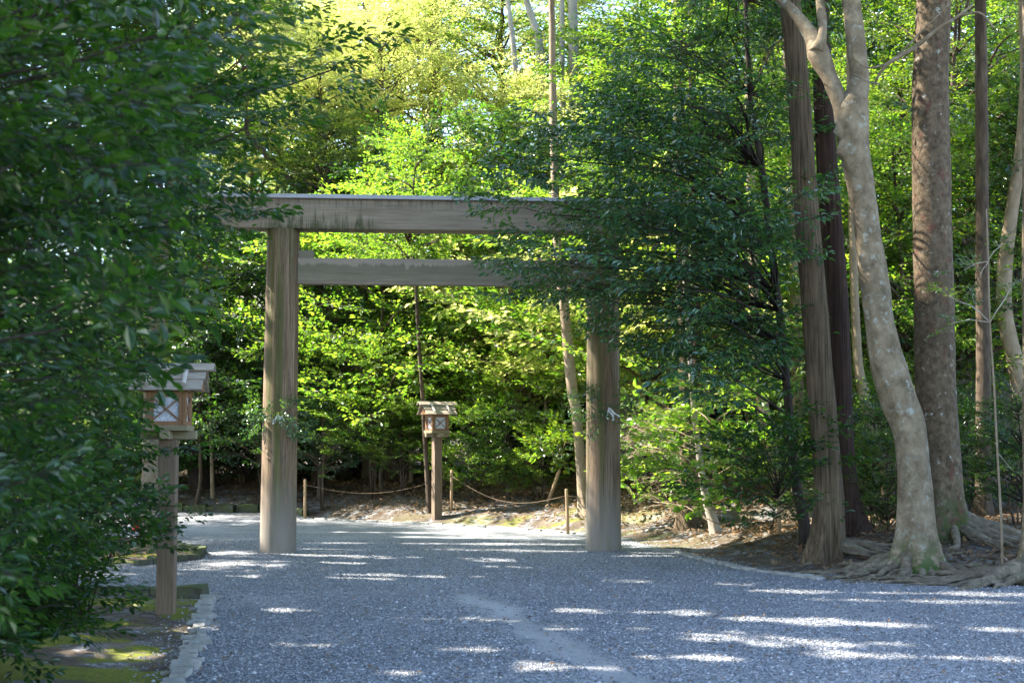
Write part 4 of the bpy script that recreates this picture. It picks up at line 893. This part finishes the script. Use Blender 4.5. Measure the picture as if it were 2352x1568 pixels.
# ------------------------------------------------------------------ sprigs and paper streamers tied to the torii pillars
def sprig(x,y,side,label,seed):
    c=at(x,y,Lp.y if side<0 else Rp.y); pc=(Lp if side<0 else Rp); r0=.262; e=empty('evergreen_sprig',label,'sprig',(pc.x,pc.y-r0-.01,c.z),0,'evergreen sprigs tied to the torii pillars')
    r=np.random.default_rng(seed); gl,gt=Geo(),Geo(); P=[];D=[]
    for i in range(24):
        a=r.uniform(-1.5,1.3) if side<0 else r.uniform(-1.4,1.2); z=r.uniform(-.22,.3)
        P.append(((r0+.03)*math.sin(a),r0-(r0+.03)*math.cos(a),z)); D.append((math.sin(a)*.8+r.normal(0,.4),-math.cos(a)*.5,r.normal(-.1,.4)))
    stamp(gl,gt,'camellia',np.array(P),np.array(D),.6,seed,.6)
    link('leaves',gl.mesh('leaves',ML['teal']),e); link('stems',gt.mesh('stems',MB['brown']),e)
    g=Geo(); px=.03 if side<0 else .08; w=.011 if side<0 else .008
    for q in range(4 if side<0 else 3):
        a=np.array([px+r.normal(0,.008),-.03,.04+r.normal(0,.01)]); th=[-2.1,-1.5,-.75,-1.1][q]+r.normal(0,.12)
        for k in range(5 if side>0 else 4):
            l=r.uniform(.025,.05); b_=a+np.array([math.cos(th)*l,r.uniform(-.018,.012),math.sin(th)*l]); ww=w*r.uniform(.5,1.9); px_=np.array([-math.sin(th)*ww,.004,math.cos(th)*ww]); e2=np.array([0,.0015,0])
            g.add([a-px_,a+px_,b_+px_,b_-px_,a-px_+e2,a+px_+e2,b_+px_+e2,b_-px_+e2],[(0,1,2,3),(7,6,5,4)]); a=b_; th+=r.uniform(-.7,.7)
    link('paper_streamer',g.mesh('paper_streamer',M_paper),e)
sprig(648,960,-1,'leafy sprig with crumpled white paper tied to the left pillar',3)
sprig(1385,945,1,'leafy sprig with three white paper streamers on the right pillar',4)

# ------------------------------------------------------------------ board fence and shrine roof in the wood
def board_fence(a,b,h,label):
    a=Vector(a);b=Vector(b); e=empty('board_fence',label,'fence',(a.x,a.y,float(gz(a.x,a.y))),math.atan2(b.y-a.y,b.x-a.x)); L=(b-a).length; g=Geo(); x=0; r=random.Random(3)
    while x<L: g.box((x,0,h/2+r.uniform(-.01,.01)-.1),(.14,.025+r.uniform(0,.006),h+.2)); x+=.155
    link('boards',g.mesh('boards',M_fence),e)
    link('rail',Geo().box((L/2,-.05,h*.8),(L,.06,.08)).mesh('rail',M_fence),e); link('rail',Geo().box((L/2,-.05,h*.25),(L,.06,.08)).mesh('rail',M_fence),e)
board_fence((X_(1425,35),35),(X_(1600,35),35),3.0,'weathered board fence glimpsed between trunks right of the right pillar')
board_fence((X_(2050,30),30),(X_(2420,27),27),2.1,'weathered board fence low in the wood at the right edge')
sh=empty('shrine_hall','old wooden hall with mossy plank roof showing between the big right-hand trunks','building',gp(X_(2170,34),36))
link('wall',Geo().box((0,0,1.9),(4.6,3.2,4.2)).mesh('wall',M_fence),sh)
g=Geo()
for k in range(22):
    for s in (-1,1): g.box((-3.3+k*.31,s*1.35,5.3),(.27,3.5,.05+.02*(k%2)),Matrix.Rotation(-s*R(38),3,'X'))
link('roof',g.mesh('roof',M_dstone),sh)

# ------------------------------------------------------------------ fallen leaves and debris
n=110000; X=rng.uniform(-13,11,n); Y=rng.uniform(15.5,43,n); d=road_dist(X,Y); k=(d>.25)&(rng.uniform(0,1,n)<np.clip((d-.3)/1.2,.04,1)); X,Y=X[k],Y[k]; n=len(X)
Z=np.maximum(0,gz(X,Y))+.012; a=rng.uniform(0,6.28,n); l=rng.uniform(.05,.12,n)[:,None]; tl=rng.normal(0,.4,(n,2))
D=np.stack([np.cos(a),np.sin(a),tl[:,0]],-1); Wd=np.stack([-np.sin(a),np.cos(a),tl[:,1]],-1); B=np.stack([X,Y,Z],-1)
V=np.stack([B,B+D*l*.5+Wd*l*.25+[0,0,.006],B+D*l,B+D*l*.5-Wd*l*.25+[0,0,.006]],1); g=Geo(); q=np.arange(n)[:,None]*4; g.add(V,T=np.concatenate([q+[0,1,2],q+[0,2,3]]))
ML['litter']=leaf_mat('dry_leaf',[(.1,.055,.03),(.16,.095,.05),(.25,.16,.09),(.07,.04,.025),(.32,.23,.15)],[(.3,.18,.06),(.35,.22,.1)],.2,.7,.2)
o=link('fallen_leaves',g.mesh('fallen_leaves',ML['litter']),kind='stuff'); tag(o,'brown fallen leaves littering the bank and forest floor','leaf litter',kind='stuff')
n=1100; Y=rng.uniform(9.2,22,n); X=rng.uniform(-1,1,n)*.37*Y; Z=np.full(n,.02); a=rng.uniform(0,6.28,n); l=rng.uniform(.03,.06,n)[:,None]; tl=rng.normal(0,.2,(n,2))
k=(road_dist(X,Y)<.6); D=np.stack([np.cos(a),np.sin(a),tl[:,0]],-1); Wd=np.stack([-np.sin(a),np.cos(a),tl[:,1]],-1); B=np.stack([X,Y,np.maximum(gz(X,Y),0)+.02],-1)
V=np.stack([B,B+D*l*.5+Wd*l*.25+[0,0,.006],B+D*l,B+D*l*.5-Wd*l*.25+[0,0,.006]],1)[k]; n=len(V); g=Geo(); q=np.arange(n)[:,None]*4; g.add(V,T=np.concatenate([q+[0,1,2],q+[0,2,3]]))
o=link('scattered_leaves',g.mesh('scattered_leaves',ML['litter']),kind='stuff'); tag(o,'few dry leaves scattered over the gravel and mossy plot','leaf litter',kind='stuff')
g=Geo(); r=random.Random(11)
for i in range(260):
    x=r.uniform(3.2,8.5); y=r.uniform(16.8,20.5)
    if float(road_dist(x,y))<.2: continue
    a=r.uniform(0,6.28); l=r.uniform(.12,.6); z=float(gz(x,y))+.02; V,Q,T=tube([(x,y,z),(x+math.cos(a)*l*.5,y+math.sin(a)*l*.5,z+r.uniform(.0,.05)),(x+math.cos(a+.3)*l,y+math.sin(a+.3)*l,z+r.uniform(0,.05))],[.009,.007,.004],5); g.add(V,Q,T)
o=link('fallen_twigs',g.mesh('fallen_twigs',MB['brown']),kind='stuff'); tag(o,'dead twigs scattered round the roots of the right-hand trees','twigs',kind='stuff')

# ------------------------------------------------------------------ person crouching far behind the near lantern post
def person():
    b=gp(X_(349,24.2),24.2); b.z=max(b.z,0)
    e=empty('person','crouching person in grey jacket with red bag, mostly hidden behind the near lantern post','person',b,R(200))
    J=[(0,0,.34,.15),(0,-.1,.5,.15),(0,-.2,.64,.14),(0,-.27,.72,.06),(0,-.3,.8,.085),(0,-.31,.88,.095),
       (.1,-.02,.3,.1),(.14,-.36,.42,.075),(.13,-.1,.07,.05),(.13,-.3,.04,.045),(-.1,-.02,.3,.1),(-.14,-.36,.42,.075),(-.13,-.1,.07,.05),(-.13,-.3,.04,.045),
       (.19,-.22,.62,.065),(.24,-.34,.4,.045),(.12,-.5,.42,.035),(.08,-.56,.42,.03),(-.19,-.22,.62,.065),(-.24,-.34,.4,.045),(-.12,-.5,.42,.035),(-.08,-.56,.42,.03)]
    E=[(0,1),(1,2),(2,3),(3,4),(4,5),(0,6),(6,7),(7,8),(8,9),(0,10),(10,11),(11,12),(12,13),(2,14),(14,15),(15,16),(16,17),(2,18),(18,19),(19,20),(20,21)]
    me=bpy.data.meshes.new('body'); me.from_pydata([j[:3] for j in J],E,[]); o=link('body',me,e)
    m=o.modifiers.new('s','SKIN'); me.skin_vertices.new() if not me.skin_vertices else None
    for i,v in enumerate(me.skin_vertices[0].data): v.radius=(J[i][3],)*2; v.use_root=(i==0)
    o.modifiers.new('ss','SUBSURF').levels=2; o.modifiers['ss'].render_levels=2
    me.materials.append(mat('grey_jacket',lambda nt,b: b.inputs['Base Color'].__setattr__('default_value',(.16,.17,.19,1)),.8))
    dk=mat('dark_hair',lambda nt,b: b.inputs['Base Color'].__setattr__('default_value',(.012,.01,.009,1)),.6)
    bm=bmesh.new(); bmesh.ops.create_icosphere(bm,subdivisions=3,radius=.115); 
    for v in bm.verts: v.co.z*=1.05; v.co+=Vector((0,.02,0))+v.co.normalized()*.01*math.sin(v.co.x*60)
    hm=bpy.data.meshes.new('hair'); bm.to_mesh(hm); bm.free(); hm.materials.append(dk); h=link('hair',hm,e); h.location=(0,-.285,.885)
    rd=mat('red_bag_cloth',lambda nt,b: b.inputs['Base Color'].__setattr__('default_value',(.45,.01,.015,1)),.6)
    bag=link('bag',Geo().box((0,0,0),(.2,.12,.26)).mesh('bag',rd),e); bag.location=(.2,.1,.3); bag.rotation_euler=(.1,.2,.3); bevel(bag,.03,3)
person()
